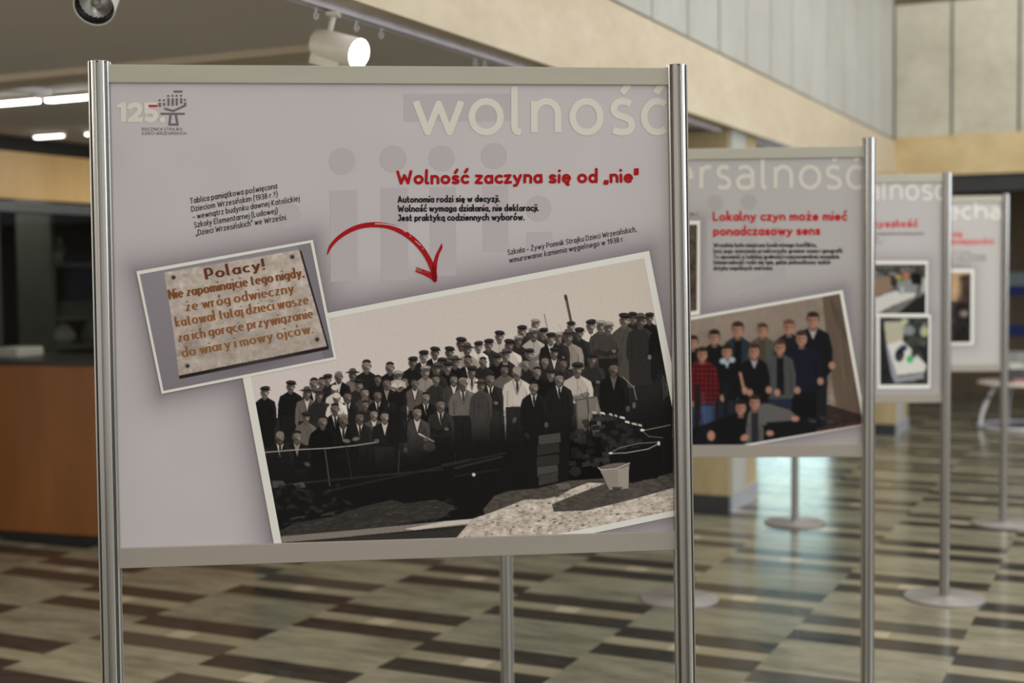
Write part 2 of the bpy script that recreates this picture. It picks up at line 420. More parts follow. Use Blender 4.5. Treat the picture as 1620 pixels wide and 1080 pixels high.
def hook(u, v, label):
    p = on_plane(u, v, AX * (FS - .055), AX); t = float(p @ BX)
    mb = MB(); pts = [(0, 0, -.002), (0, 0, -.016)]
    for k in range(13):
        a = R(90 - k * 24); pts.append((0, .011 * math.cos(a) - 0.0, -.027 + .011 * math.sin(a)))
    mb.tube(pts, .0022, 8)
    o = mb.build('picture_hook', TRACKM); o.location = st(FS - .055, t, ZC - .024); o.rotation_euler = (0, 0, -YAW + R(60))
    tag(o, label, 'hook', 'metal hooks hanging from the lighting track')
hook(500, 12, 'metal hook on the track left of the lit spotlight stem')
hook(564, 28, 'metal hook on the track above the lit lamp face')
hook(603, 42, 'metal hook on the track right of the lit lamp face')
hook(752, 88, 'metal hook on the far track, left of the last pair')
hook(767, 93, 'rightmost metal hook on the lighting track')

def spotlight(face, axis, top, length, rad, lit, label, mount):
    """axis: unit vector the lamp points along; face: centre of its mouth."""
    axis = Vector(axis).normalized()
    q = axis.to_track_quat('Z', 'Y').to_matrix().to_4x4()
    o = empty('spotlight', face); tag(o, label, 'spotlight')
    M = q
    mb = MB(); mb.lathe([(0, -length), (rad * .75, -length), (rad * .93, -length + .006), (rad * .96, -length + .02), (rad * .98, -length + .022), (rad, -length + .03), (rad, 0), (rad * .97, .0015), (rad * .95, 0), (rad * .95, -.028), (0, -.028)], 48, M=M)
    mb.build('housing', WHITEP, o)
    if lit:
        mb = MB(); mb.lathe([(0, -.004), (rad * .945, -.004), (rad * .945, -.010), (0, -.010)], 48, M=M, caps=False)
        mb.build('lamp_lens', emit('lit_lamp_lens', (1, .96, .88), 30), o)
        l = bpy.data.lights.new('lamp_beam', 'SPOT'); l.energy = 55; l.spot_size = R(60); l.spot_blend = .6; l.color = (1, .93, .8); l.shadow_soft_size = .04
        lo = bpy.data.objects.new('lamp_beam', l); C.objects.link(lo); lo.parent = o
        lo.matrix_local = Matrix.Translation(axis * .01) @ (-axis).to_track_quat('Z', 'Y').to_matrix().to_4x4()
    else:
        mb = MB(); mb.lathe([(rad * .945, -.001), (rad * .945, -.026), (rad * .80, -.0265), (rad * .78, -.025), (rad * .78, -.0265)], 48, M=M)
        mb.build('baffle', LAMPBLACK, o)
        rm, nt, b = nodes('faceted_reflector')
        b.inputs['Base Color'].default_value = (.55, .55, .55, 1); b.inputs['Metallic'].default_value = .9; b.inputs['Roughness'].default_value = .3
        mb = MB(); prof = []
        for k in range(9):
            a = k / 8; prof.append((rad * (.78 - .55 * a * a), -.024 + .0 - 0.000 * a))
        # a shallow bowl of small facets
        n = 44; rings = []
        for k in range(11):
            a = k / 10; rr = rad * .80 * (1 - .82 * a); zz = -.0245 + .012 * (a - .0) * (1 - a) * 0 - .0
            ring = []
            for i in range(n):
                j = (i + k) % 2
                ring.append(tuple(M @ Vector((rr * math.cos(2 * math.pi * i / n), rr * math.sin(2 * math.pi * i / n), zz + (.0016 if j else 0)))))
            rings.append(ring)
        mb.rings(rings, caps=False); mb.build('reflector', rm, o)
    mid = axis * (-length * .5)
    # stem from the track to the body
    tp = Vector(top) - Vector(face)
    mb = MB(); mb.tube([tp, (axis * (-length * .72) + Vector((0, 0, rad * .6))) if lit else tp + (mid - tp) * .95], .0085 if lit else .009, 12); mb.build('stem', WHITEP, o)
    mb = MB(); mb.box(tp.x - .02, tp.x + .02, tp.y - .03, tp.y + .03, tp.z, tp.z + .012, bev=.003); mb.build('track_adapter', WHITEP, o)
    if mount:
        up = Vector((0, 0, 1)); down = -(up - axis * up.dot(axis)).normalized(); side = axis.cross(down)
        rings = []
        for (z_, k) in ((-length * .98, 1), (-length * .30, 1)):
            rings.append([tuple(axis * z_ + down * dd + side * ss) for dd, ss in ((rad * .6, -rad * .5), (rad * 1.42, -rad * .5), (rad * 1.42, rad * .5), (rad * .6, rad * .5))])
        mb = MB(); mb.rings(rings); mb.build('driver_box', WHITEP, o)
    return o
# lit lamp over the front stand
tp = st(FS - .055, float(on_plane(527, 12, AX * (FS - .055), AX) @ BX), ZC - .039)
dep = tp[1]
fc = on_plane(568, 85, (0, dep - .05, 0), (0, 1, 0)); rc = on_plane(502, 67, (0, dep + .045, 0), (0, 1, 0))
ax = Vector(fc - rc); ln = ax.length
spotlight(tuple(fc), ax, tp, ln, .0455, True, 'lit white cylinder spotlight glowing above the front stand', True)
fc = on_plane(149, 11, (0, 3.35, 0), (0, 1, 0))
s_, t_ = float(fc @ AX), float(fc @ BX)
spotlight(tuple(fc), (.05, -.80, -.62), st(FS - .055, t_ + .06, ZC - .039), .14, .0505, False, 'unlit white spotlight with black baffle at the top left', False)

# ------------------------------------------------------------------ far right: low table, leaflets, blue rails
tb = on_z(1618, 676, 0); tbx, tby = float(tb[0]), float(tb[1]); 
th = float(on_plane(1600, 603, (0, tby, 0), (0, 1, 0))[2])
o = empty('low_table', (tbx, tby, 0), R(-8)); tag(o, 'low white table on curved tubular legs at the right edge', 'table')
CH = pm('white_tube_steel', (.72, .72, .78), .25, .3)
mb = MB(); mb.lathe([(0, th - .03), (.36, th - .03), (.38, th - .02), (.38, th - .005), (.36, th), (0, th)], 40); mb.build('tabletop', pm('pinkish_white_top', (.66, .58, .56), .4), o)
for k in range(4):
    a = R(180 + 90 * k + 8); pts = []
    for i in range(13):
        f = i / 12; rr = .24 + .135 * math.sin(f * math.pi * .5 ) ; pts.append((rr * math.cos(a), rr * math.sin(a), (th - .03) * (1 - f)))
    mb = MB(); mb.tube(pts, .018, 12); mb.build('leg', CH, o)
mb = MB()
ring = [(.37 * math.cos(2 * math.pi * i / 40), .37 * math.sin(2 * math.pi * i / 40), .016) for i in range(41)]
mb.tube(ring, .014, 10); mb.build('foot_ring', CH, o)
LEAF = [pm('grey_leaflet', (.30, .30, .30), .5, var=.3), pm('dark_leaflet', (.07, .07, .08), .5, var=.3), pm('red_leaflet', (.42, .22, .20), .5, var=.2), pm('pale_leaflet', (.55, .54, .5), .5)]
zz = th
for k, (mi, rz, hh, nm) in enumerate([(2, 12, .03, 'red edged leaflet pile lowest on the low table'), (1, -15, .09, 'dark leaflet pile above the red one on the low table'), (3, 5, .05, 'pale leaflet pile on the dark one on the low table'), (0, -28, .09, 'grey leaflet pile topmost on the low table')]):
    mb = MB(); n = 5
    for i in range(n): mb.box(-.15 + .006 * (i % 2), .15 + .005 * (i % 3), -.11, .11 + .004 * (i % 2), hh * i / n, hh * (i + .93) / n)
    mb.f = mb.f; p = mb.build('leaflet_pile', LEAF[mi]); p.location = (tbx - .02 - .012 * k, tby - .03, zz); p.rotation_euler = (0, 0, R(rz))
    tag(p, nm, 'leaflets', 'leaflet piles on the low table'); zz += hh
BLUE = pm('deep_blue_board', (.012, .03, .20), .45)
PALEB = pm('pale_blue_grey_board', (.30, .36, .40), .45)
def board(v0, v1, mat, label):
    pl = BX * (TB - .035)
    p0 = on_plane(1592, v1, pl, BX); p1 = on_plane(1700, v0, pl, BX)
    s0, s1 = float(p0 @ AX), float(p1 @ AX) + 1.5
    zl, zh = float(p0[2]), float(on_plane(1592, v0, pl, BX)[2])
    mb = MB(); mb.box(s0, s1, TB - .035, TB - .001, zl, zh); o = mb.build('wall_rail', mat, hall=True)
    tag(o, label, 'rail')
board(431, 452, PALEB, 'pale blue grey rail on the far brown wall, topmost')
board(452, 467, BLUE, 'deep blue rail directly under the pale one on the far wall')
board(514, 531, BLUE, 'lower deep blue rail on the far brown wall')

# ------------------------------------------------------------------ stroke lettering
def arc(cx, cy, rx, ry, a0, a1, n=None):
    n = n or max(4, int(abs(a1 - a0) / 15))
    return [(cx + rx * math.cos(R(a0 + (a1 - a0) * i / n)), cy + ry * math.sin(R(a0 + (a1 - a0) * i / n))) for i in range(n + 1)]
def sm(pts, k=4):
    P = [pts[0]] + list(pts) + [pts[-1]]; out = []
    for i in range(1, len(P) - 2):
        p0, p1, p2, p3 = P[i - 1:i + 3]
        for j in range(k):
            t = j / k
            out.append(tuple(.5 * (2 * p1[d] + (p2[d] - p0[d]) * t + (2 * p0[d] - 5 * p1[d] + 4 * p2[d] - p3[d]) * t * t + (3 * p1[d] - p0[d] - 3 * p2[d] + p3[d]) * t ** 3) for d in (0, 1)))
    return out + [tuple(pts[-1])]
CAP, ASC, DES = 1.36, 1.48, -.42
bowl = lambda: arc(.40, .5, .40, .5, 0, 360, 24)
n_arch = lambda x0, x1: [(x0, 0)] and [(x0, .55)] + arc((x0 + x1) / 2, .60, (x1 - x0) / 2, .40, 170, 0, 9) + [(x1, 0)]
G = {}
def g(ch, adv, *strokes): G[ch] = (adv, list(strokes))
g('a', .80, bowl(), [(.80, 1), (.80, 0)])
g('A2', .72, sm([(.08, .9), (.28, .99), (.5, .97), (.68, .82), (.72, .6)]) + [(.72, 0)], sm([(.72, .56), (.38, .56), (.1, .46), (.02, .26), (.12, .06), (.36, 0), (.60, .04), (.72, .10)]))
g('b', .82, [(0, ASC), (0, 0)], arc(.42, .5, .40, .5, 180, -180, 24))
g('c', .66, arc(.45, .5, .45, .5, 52, 308, 18))
g('d', .82, bowl(), [(.82, ASC), (.82, 0)])
g('e', .84, [(.02, .52), (.84, .52)] + arc(.43, .5, .41, .5, 3, 312, 20))
g('f', .52, sm([(.62, 1.42), (.42, 1.48), (.24, 1.38), (.2, 1.15)]) + [(.2, 0)], [(0, .98), (.52, .98)])
g('g', .82, bowl(), [(.82, 1), (.82, -.05)] + sm([(.82, -.1), (.74, -.34), (.5, -.44), (.14, -.38)]))
g('h', .76, [(0, ASC), (0, 0)], n_arch(0, .76))
g('i', .0, [(0, 1), (0, 0)], [(0, 1.34), (0, 1.36)])
g('j', .10, [(.1, 1), (.1, -.1)] + sm([(.1, -.14), (.04, -.34), (-.16, -.42)]), [(.1, 1.34), (.1, 1.36)])
g('k', .70, [(0, ASC), (0, 0)], [(.64, 1), (.06, .52), (.70, 0)])
g('l', .22, [(0, ASC), (0, .24)] + sm([(0, .2), (.06, .05), (.24, 0)]))
g('m', 1.24, [(0, 1), (0, 0)], n_arch(0, .62), n_arch(.62, 1.24))
g('n', .76, [(0, 1), (0, 0)], n_arch(0, .76))
g('o', .90, arc(.45, .5, .45, .5, 90, 450, 24))
g('p', .82, [(0, 1), (0, DES)], arc(.42, .5, .40, .5, 180, -180, 24))
g('r', .46, [(0, 1), (0, 0)], sm([(0, .55), (.06, .82), (.22, .97), (.48, .98)]))
g('s', .64, sm([(.60, .92), (.38, 1.0), (.14, .95), (.04, .76), (.14, .58), (.36, .50), (.56, .40), (.64, .22), (.54, .05), (.28, 0), (.02, .07)]))
g('t', .48, [(.14, 1.3), (.14, .26)] + sm([(.14, .22), (.22, .04), (.48, .02)]), [(.0, .98), (.46, .98)])
g('u', .76, [(0, 1), (0, .42)] + arc(.38, .40, .38, .40, 180, 350, 10), [(.76, 1), (.76, 0)])
g('v', .80, [(0, 1), (.40, 0), (.80, 1)])
g('w', 1.24, [(0, 1), (.32, 0), (.62, .92), (.92, 0), (1.24, 1)])
g('y', .80, [(0, 1), (.40, .02)], [(.80, 1), (.40, 0), (.28, -.28)] + sm([(.26, -.3), (.14, -.42), (-.06, -.42)]))
g('z', .68, [(.02, 1), (.66, 1), (.0, 0), (.68, 0)])
g('W', 1.66, [(0, CAP), (.40, 0), (.83, 1.1), (1.26, 0), (1.66, CAP)])
g('A', 1.10, [(0, 0), (.55, CAP), (1.10, 0)], [(.2, .44), (.9, .44)])
g('J', .56, [(.14, CAP), (.56, CAP), (.56, .35)] + sm([(.56, .3), (.46, .06), (.22, 0), (-.04, .1)]))
g('S', .82, sm([(.76, 1.24), (.5, CAP), (.2, 1.3), (.06, 1.06), (.16, .82), (.42, .68), (.7, .54), (.82, .3), (.7, .08), (.4, 0), (.02, .1)]))
g('D', 1.04, [(0, 0), (0, CAP), (.36, CAP)] + arc(.42, .68, .62, .68, 84, -84, 14) + [(.36, 0), (0, 0)])
g('P', .84, [(0, 0), (0, CAP), (.42, CAP)] + arc(.44, .98, .40, .38, 85, -85, 12) + [(.42, .6), (0, .6)])
g('K', .90, [(0, CAP), (0, 0)], [(.84, CAP), (.06, .7), (.90, 0)])
g('E', .76, [(.76, CAP), (0, CAP), (0, 0), (.76, 0)], [(0, .72), (.66, .72)])
g('L', .70, [(0, CAP), (0, 0), (.70, 0)])
g('T', 1.0, [(0, CAP), (1.0, CAP)], [(.5, CAP), (.5, 0)])
g('N', 1.02, [(0, 0), (0, CAP), (1.02, 0), (1.02, CAP)])
g('I', 0, [(0, CAP), (0, 0)])
g('M', 1.26, [(0, 0), (.1, CAP), (.63, .3), (1.16, CAP), (1.26, 0)])
g('Z', .96, [(.02, CAP), (.92, CAP), (0, 0), (.96, 0)])
g('R', .90, [(0, 0), (0, CAP), (.42, CAP)] + arc(.44, 1.0, .40, .36, 85, -85, 12) + [(.42, .64), (0, .64)], [(.42, .64), (.90, 0)])
g('C', .96, arc(.62, .68, .62, .68, 52, 308, 18))
g('O', 1.24, arc(.62, .68, .62, .68, 90, 450, 28))
g('U', 1.0, [(0, CAP), (0, .5)] + arc(.5, .5, .5, .5, 180, 360, 12) + [(1, CAP)])
g('H', 1.02, [(0, CAP), (0, 0)], [(1.02, CAP), (1.02, 0)], [(0, .7), (1.02, .7)])
g('1', .5, [(.02, 1.06), (.42, CAP), (.42, 0)])
g('9', .80, arc(.40, .94, .38, .42, 0, 360, 20), sm([(.78, .94), (.72, .5), (.5, .14), (.14, 0)]))
g('3', .72, sm([(.06, 1.26), (.34, CAP), (.62, 1.24), (.64, .94), (.46, .76), (.24, .72)]), sm([(.24, .72), (.56, .66), (.72, .42), (.62, .12), (.34, 0), (.02, .08)]))
g('8', .80, arc(.40, 1.02, .32, .34, 90, 450, 20), arc(.40, .35, .40, .35, 90, 450, 20))
g('2', .8, sm([(.04, 1.18), (.3, CAP), (.64, 1.28), (.74, 1.0), (.58, .66), (.02, .02)]), [(.02, 0), (.8, 0)])
g('.', .0, [(0, .0), (0, .03)])
g(',', .04, [(.05, .06), (-.04, -.24)])
g('!', .0, [(0, CAP), (0, .42)], [(0, 0), (0, .03)])
g('?', .6, sm([(.0, 1.22), (.26, CAP), (.54, 1.22), (.52, .92), (.3, .7), (.26, .42)]), [(.26, 0), (.26, .03)])
g('-', .7, [(0, .52), (.74, .52)])
g('(', .22, sm([(.26, 1.6), (.04, 1.1), (.0, .6), (.06, .1), (.28, -.36)]))
g(')', .22, sm([(.0, 1.6), (.22, 1.1), (.26, .6), (.2, .1), (.0, -.36)]))
g('<', .24, [(.04, .08), (-.02, -.26)], [(.30, .08), (.24, -.26)])       # low opening quotes
g('>', .24, [(.04, 1.42), (-.02, 1.08)], [(.30, 1.42), (.24, 1.08)])     # closing quotes
g('"', .24, [(0, 1.42), (0, 1.1)], [(.24, 1.42), (.24, 1.1)])
for base, acc, ch in (('c', .45, 'ć'), ('s', .36, 'ś'), ('n', .38, 'ń'), ('o', .45, 'ó'), ('z', .34, 'ź')):
    adv, stx = G[base]; G[ch] = (adv, stx + [[(acc - .06, 1.26), (acc + .18, 1.56)]])
G['ż'] = (G['z'][0], G['z'][1] + [[(.34, 1.34), (.34, 1.37)]])
G['Ż'] = (G['Z'][0], G['Z'][1] + [[(.48, 1.66), (.48, 1.69)]])
G['Ń'] = (G['N'][0], G['N'][1] + [[(.45, 1.58), (.7, 1.84)]])
tail = lambda x: sm([(x, 0), (x - .12, -.16), (x - .08, -.32), (x + .10, -.34)])
G['ą'] = (G['a'][0], G['a'][1] + [tail(.80)])
G['ę'] = (G['e'][0], G['e'][1] + [tail(.60)])
G['ł'] = (.22, G['l'][1] + [[(-.2, .58), (.26, .90)]])

class Ink:
    """flat printing on a board: faces given in the sheet's own survey coordinates"""
    def __init__(s, to_local): s.ns = 0; s.P = []; s.F = []; s.Col = []; s.to = to_local; s.lay = []
    def face(s, pts, col, layer):
        k = len(s.P); s.P += [(float(x), float(y)) for x, y in pts]; s.Col += [col] * len(pts); s.lay += [layer] * len(pts)
        s.F.append(list(range(k, k + len(pts))))
    def disc(s, cx, cy, rx, ry, col, layer, n=28):
        s.face([(cx + rx * math.cos(2 * math.pi * i / n), cy + ry * math.sin(2 * math.pi * i / n)) for i in range(n)], col, layer)
    def stroke(s, pts, w, col, layer, cap='round', wfun=None):
        s.ns += 1; layer = layer + .05 * (s.ns % 13)
        Q = []
        for p in pts:
            p = np.array(p, float)
            if not Q or np.hypot(*(p - Q[-1])) > 1e-6: Q.append(p)
        if len(Q) < 2: return
        # sharp corners break the stroke; the pieces meet in a round joint
        cuts = [0]
        for i in range(1, len(Q) - 1):
            a, b_ = Q[i] - Q[i - 1], Q[i + 1] - Q[i]
            if float(a @ b_) < .55 * np.hypot(*a) * np.hypot(*b_): cuts.append(i)
        cuts.append(len(Q) - 1)
        for i in cuts[1:-1]:
            d = Q[i] - Q[i - 1]; d = d / np.hypot(*d)
            r = (w if wfun is None else min(wfun(d, w), wfun((Q[i + 1] - Q[i]) / np.hypot(*(Q[i + 1] - Q[i])), w))) / 2
            s.disc(Q[i][0], Q[i][1], r * .98, r * .98, col, layer + .04, 12)
        for a, b_ in zip(cuts[:-1], cuts[1:]): s.piece(Q[a:b_ + 1], w, col, layer + .004 * (a % 5), cap if len(cuts) == 2 else ('round' if cap == 'round' else 'butt'), wfun)
    def piece(s, P, w, col, layer, cap, wfun):
        closed = np.hypot(*(P[0] - P[-1])) < 1e-4
        D = [(P[i + 1] - P[i]) / np.hypot(*(P[i + 1] - P[i])) for i in range(len(P) - 1)]
        def hw(d): return (w if wfun is None else wfun(d, w)) / 2
        L = []; Rr = []
        for i, p in enumerate(P):
            d0 = D[i - 1] if i > 0 else (D[-1] if closed else D[0]); d1 = D[i] if i < len(D) else (D[0] if closed else D[-1])
            n0 = np.array([-d0[1], d0[0]]); n1 = np.array([-d1[1], d1[0]])
            m = n0 + n1; mm = np.hypot(*m)
            if mm < .3: m = n0; k = 1
            else:
                m = m / mm; k = min(1 / max(.3, float(m @ n0)), 1.3)
            h = (hw(d0) + hw(d1)) / 2 * k
            L.append(p + m * h); Rr.append(p - m * h)
        for i in range(len(P) - 1): s.face([L[i], L[i + 1], Rr[i + 1], Rr[i]], col, layer + .012 * (i % 3))
        if cap == 'round' and not closed:
            for p, d in ((P[0], -D[0]), (P[-1], D[-1])):
                h = hw(d); a0 = math.atan2(d[1], d[0])
                s.face([(p[0] + h * math.cos(a0 + R(-90 + 30 * i)), p[1] + h * math.sin(a0 + R(-90 + 30 * i))) for i in range(7)], col, layer)
    def text(s, txt, p0, p1, xh, col, layer, w=.16, slant=0.0, cap='round', jig=0.0, track=.30, serif=False, alt=None, space=.55, wfun=None, seed=1):
        rnd = random.Random(seed)
        xs = []; x = 0.0
        for ch in txt:
            if ch == ' ': x += space; xs.append(None); continue
            k = alt.get(ch, ch) if alt else ch
            xs.append((x, k)); x += G[k][0] + w + track
        tot = x - w - track
        p0 = np.array(p0, float); p1 = np.array(p1, float); d = p1 - p0; ln = np.hypot(*d)
        ux = d / tot; up = np.array([d[1], -d[0]]) / ln * xh
        for it in xs:
            if not it: continue
            x0, k = it; a = R(rnd.uniform(-jig, jig)) * 4; ky = 1 + rnd.uniform(-jig, jig) * .02; oy = rnd.uniform(-jig, jig) * .012
            adv = G[k][0]
            def pos(q):
                qx, qy = q; qy = (qy * (1 - w) + w / 2) if qy <= 1.01 else (1 - w / 2 + (qy - 1) + (max(0, w - .16) * .9 if qy > 1.2 else 0))
                qy = qy * ky + oy; cx = adv / 2
                rx = cx + (qx - cx) * math.cos(a) - (qy - .5) * math.sin(a); ry = .5 + (qx - cx) * math.sin(a) + (qy - .5) * math.cos(a)
                return p0 + ux * (x0 + rx + slant * ry) + up * ry
            for stx in G[k][1]:
                s.stroke([pos(q) for q in stx], w * xh, col, layer, cap, wfun)
                if serif:
                    for e, nb in ((stx[0], stx[1]), (stx[-1], stx[-2])):
                        if abs(e[0] - nb[0]) < .45 * abs(e[1] - nb[1]) and (abs(e[1]) < .02 or abs(e[1] - 1) < .02 or e[1] > 1.3):
                            s.stroke([pos((e[0] - .2, e[1])), pos((e[0] + .2, e[1]))], w * xh * .42, col, layer, 'butt')
    def grid(s, cv, layer, keep=None):
        """adds a painted canvas as a fine sheet of coloured points"""
        s.cv = (cv, layer, keep)
    def build(s, name, parent, base=-.003):
        P = np.array(s.P).reshape(-1, 2); col = np.array(s.Col).reshape(-1, 3) if s.Col else np.zeros((0, 3)); lay = np.array(s.lay, float)
        nf = [len(f) for f in s.F]; idx = np.concatenate([np.array(f) for f in s.F]) if s.F else np.zeros(0, int)
        if hasattr(s, 'cv'):
            cv, layer, keep = s.cv
            ny, nx = cv.a.shape[:2]
            X, Y = cv.X, cv.Y
            ids = np.arange(nx * ny).reshape(ny, nx)
            q = np.stack([ids[:-1, :-1], ids[:-1, 1:], ids[1:, 1:], ids[1:, :-1]], -1).reshape(-1, 4)
            ok = np.ones(nx * ny, bool)
            if keep is not None:
                ok = inside(X.ravel(), Y.ravel(), keep)
            q = q[ok[q].all(1)]
            used = np.unique(q); remap = -np.ones(nx * ny, int); remap[used] = np.arange(len(used))
            q = remap[q] + len(P)
            P = np.concatenate([P, np.stack([X.ravel()[used], Y.ravel()[used]], 1)])
            col = np.concatenate([col, cv.a.reshape(-1, 3)[used]]); lay = np.concatenate([lay, np.full(len(used), layer)])
            nf += [4] * len(q); idx = np.concatenate([idx, q.ravel()]).astype(int)
        XZ = s.to(P)
        V = np.stack([XZ[:, 0], base - .00012 * lay, XZ[:, 1]], 1)
        me = bpy.data.meshes.new(name)
        me.vertices.add(len(V)); me.vertices.foreach_set('co', V.astype(np.float32).ravel())
        me.loops.add(len(idx)); me.loops.foreach_set('vertex_index', idx.astype(np.int32))
        me.polygons.add(len(nf)); stt = np.concatenate([[0], np.cumsum(nf)[:-1]]).astype(np.int32)
        me.polygons.foreach_set('loop_start', stt)
        try: me.polygons.foreach_set('loop_total', np.array(nf, np.int32))
        except Exception: pass
        me.update(calc_edges=True); me.validate()
        at_ = me.color_attributes.new('ink', 'FLOAT_COLOR', 'POINT')
        rgba = np.ones((len(V), 4), np.float32); rgba[:, :3] = lin(col)
        at_.data.foreach_set('color', rgba.ravel())
        me.materials.append(INK)
        o = bpy.data.objects.new(name, me); C.objects.link(o); o.parent = parent
        return o
PAPER_K = np.array([.595, .56, .51])       # how much light the printed colours were seen under
def lin(c):
    c = np.asarray(c, float) / 255.0
    l = np.where(c <= .04045, c / 12.92, ((c + .055) / 1.055) ** 2.4)
    return np.clip(l / PAPER_K, 0, .9)
INK, nt, b = nodes('printing_ink')
at_ = nt.nodes.new('ShaderNodeAttribute'); at_.attribute_name = 'ink'
nt.links.new(at_.outputs['Color'], b.inputs['Base Color']); b.inputs['Roughness'].default_value = .5
b.inputs['Specular IOR Level'].default_value = .12

def inside(X, Y, poly):
    r = np.zeros(X.shape, bool); n = len(poly)
    for i in range(n):
        x1, y1 = poly[i]; x2, y2 = poly[(i + 1) % n]
        if y1 == y2: continue
        c = ((y1 > Y) != (y2 > Y)) & (X < (x2 - x1) * (Y - y1) / (y2 - y1) + x1)
        r ^= c
    return r
class Canvas:
    def __init__(s, x0, y0, x1, y1, r, col):
        s.x0, s.y0, s.r = x0, y0, r
        nx, ny = int((x1 - x0) / r) + 1, int((y1 - y0) / r) + 1
        s.a = np.empty((ny, nx, 3)); s.a[:] = col
        s.X, s.Y = np.meshgrid(x0 + np.arange(nx) * r, y0 + np.arange(ny) * r)
    def box(s, x0, y0, x1, y1):
        i0 = max(0, int((y0 - s.y0) / s.r) - 1); i1 = min(s.a.shape[0], int((y1 - s.y0) / s.r) + 3)
        j0 = max(0, int((x0 - s.x0) / s.r) - 1); j1 = min(s.a.shape[1], int((x1 - s.x0) / s.r) + 3)
        return (slice(i0, max(i0, i1)), slice(j0, max(j0, j1)))
    def put(s, b, m, col):
        s.a[b] += (np.array(col, float) * np.ones(3) - s.a[b]) * m[..., None]
    def poly(s, pts, col, al=1.0):
        xs = [p[0] for p in pts]; ys = [p[1] for p in pts]
        b = s.box(min(xs), min(ys), max(xs), max(ys)); X, Y = s.X[b], s.Y[b]
        if X.size == 0: return
        m = 0
        for dx, dy in ((-.25, -.25), (.25, -.25), (-.25, .25), (.25, .25)): m = m + inside(X + dx * s.r, Y + dy * s.r, pts)
        s.put(b, m / 4.0 * al, col)
    def ell(s, cx, cy, rx, ry, col, al=1.0, soft=1.0, rot=0.0, top=None):
        k = max(rx, ry) + soft + 1
        b = s.box(cx - k, cy - k, cx + k, cy + k); X, Y = s.X[b] - cx, s.Y[b] - cy
        if X.size == 0: return
        c, q = math.cos(rot), math.sin(rot)
        U, V = X * c + Y * q, -X * q + Y * c
        d = (np.sqrt((U / rx) ** 2 + (V / ry) ** 2) - 1) * min(rx, ry)
        m = np.clip(.5 - d / soft, 0, 1) * al
        if top is not None: m = m * np.clip(.5 - (V - top), 0, 1)
        s.put(b, m, col)
    def line(s, pts, w, col, al=1.0):
        for (x0, y0), (x1, y1) in zip(pts[:-1], pts[1:]):
            b = s.box(min(x0, x1) - w, min(y0, y1) - w, max(x0, x1) + w, max(y0, y1) + w); X, Y = s.X[b], s.Y[b]
            if X.size == 0: continue
            dx, dy = x1 - x0, y1 - y0; L = dx * dx + dy * dy + 1e-9
            t = np.clip(((X - x0) * dx + (Y - y0) * dy) / L, 0, 1)
            d = np.hypot(X - x0 - t * dx, Y - y0 - t * dy)
            s.put(b, np.clip(.5 + (w / 2 - d), 0, 1) * al, col)
    def noise(s, amt, cell, seed, mask=None, mul=False, sx=1.0):
        rg = np.random.default_rng(seed); ny, nx = s.a.shape[:2]
        cy = max(1.0, cell / s.r); cx = cy * sx
        gg = rg.normal(size=(int(ny / cy) + 3, int(nx / cx) + 3))
        yy = np.arange(ny) / cy; xx = np.arange(nx) / cx
        y0 = yy.astype(int); x0 = xx.astype(int); fy = (yy - y0)[:, None]; fx = (xx - x0)[None]
        fy = fy * fy * (3 - 2 * fy); fx = fx * fx * (3 - 2 * fx)
        v = gg[y0][:, x0] * (1 - fy) * (1 - fx) + gg[y0][:, x0 + 1] * (1 - fy) * fx + gg[y0 + 1][:, x0] * fy * (1 - fx) + gg[y0 + 1][:, x0 + 1] * fy * fx
        if mask is not None: v = v * mask
        if mul: s.a *= np.clip(1 + amt * v[..., None], .3, 1.8)
        else: s.a += amt * v[..., None]
        np.clip(s.a, 4, 250, out=s.a)
    def pmask(s, pts, soft=0):
        return inside(s.X, s.Y, pts).astype(float)
def seg_dist(X, Y, q):
    d = np.full(X.shape, 1e9)
    for i in range(len(q)):
        (x0, y0), (x1, y1) = q[i], q[(i + 1) % len(q)]
        dx, dy = x1 - x0, y1 - y0; t = np.clip(((X - x0) * dx + (Y - y0) * dy) / (dx * dx + dy * dy), 0, 1)
        d = np.minimum(d, np.hypot(X - x0 - t * dx, Y - y0 - t * dy))
    return np.where(inside(X, Y, q), 0, d)

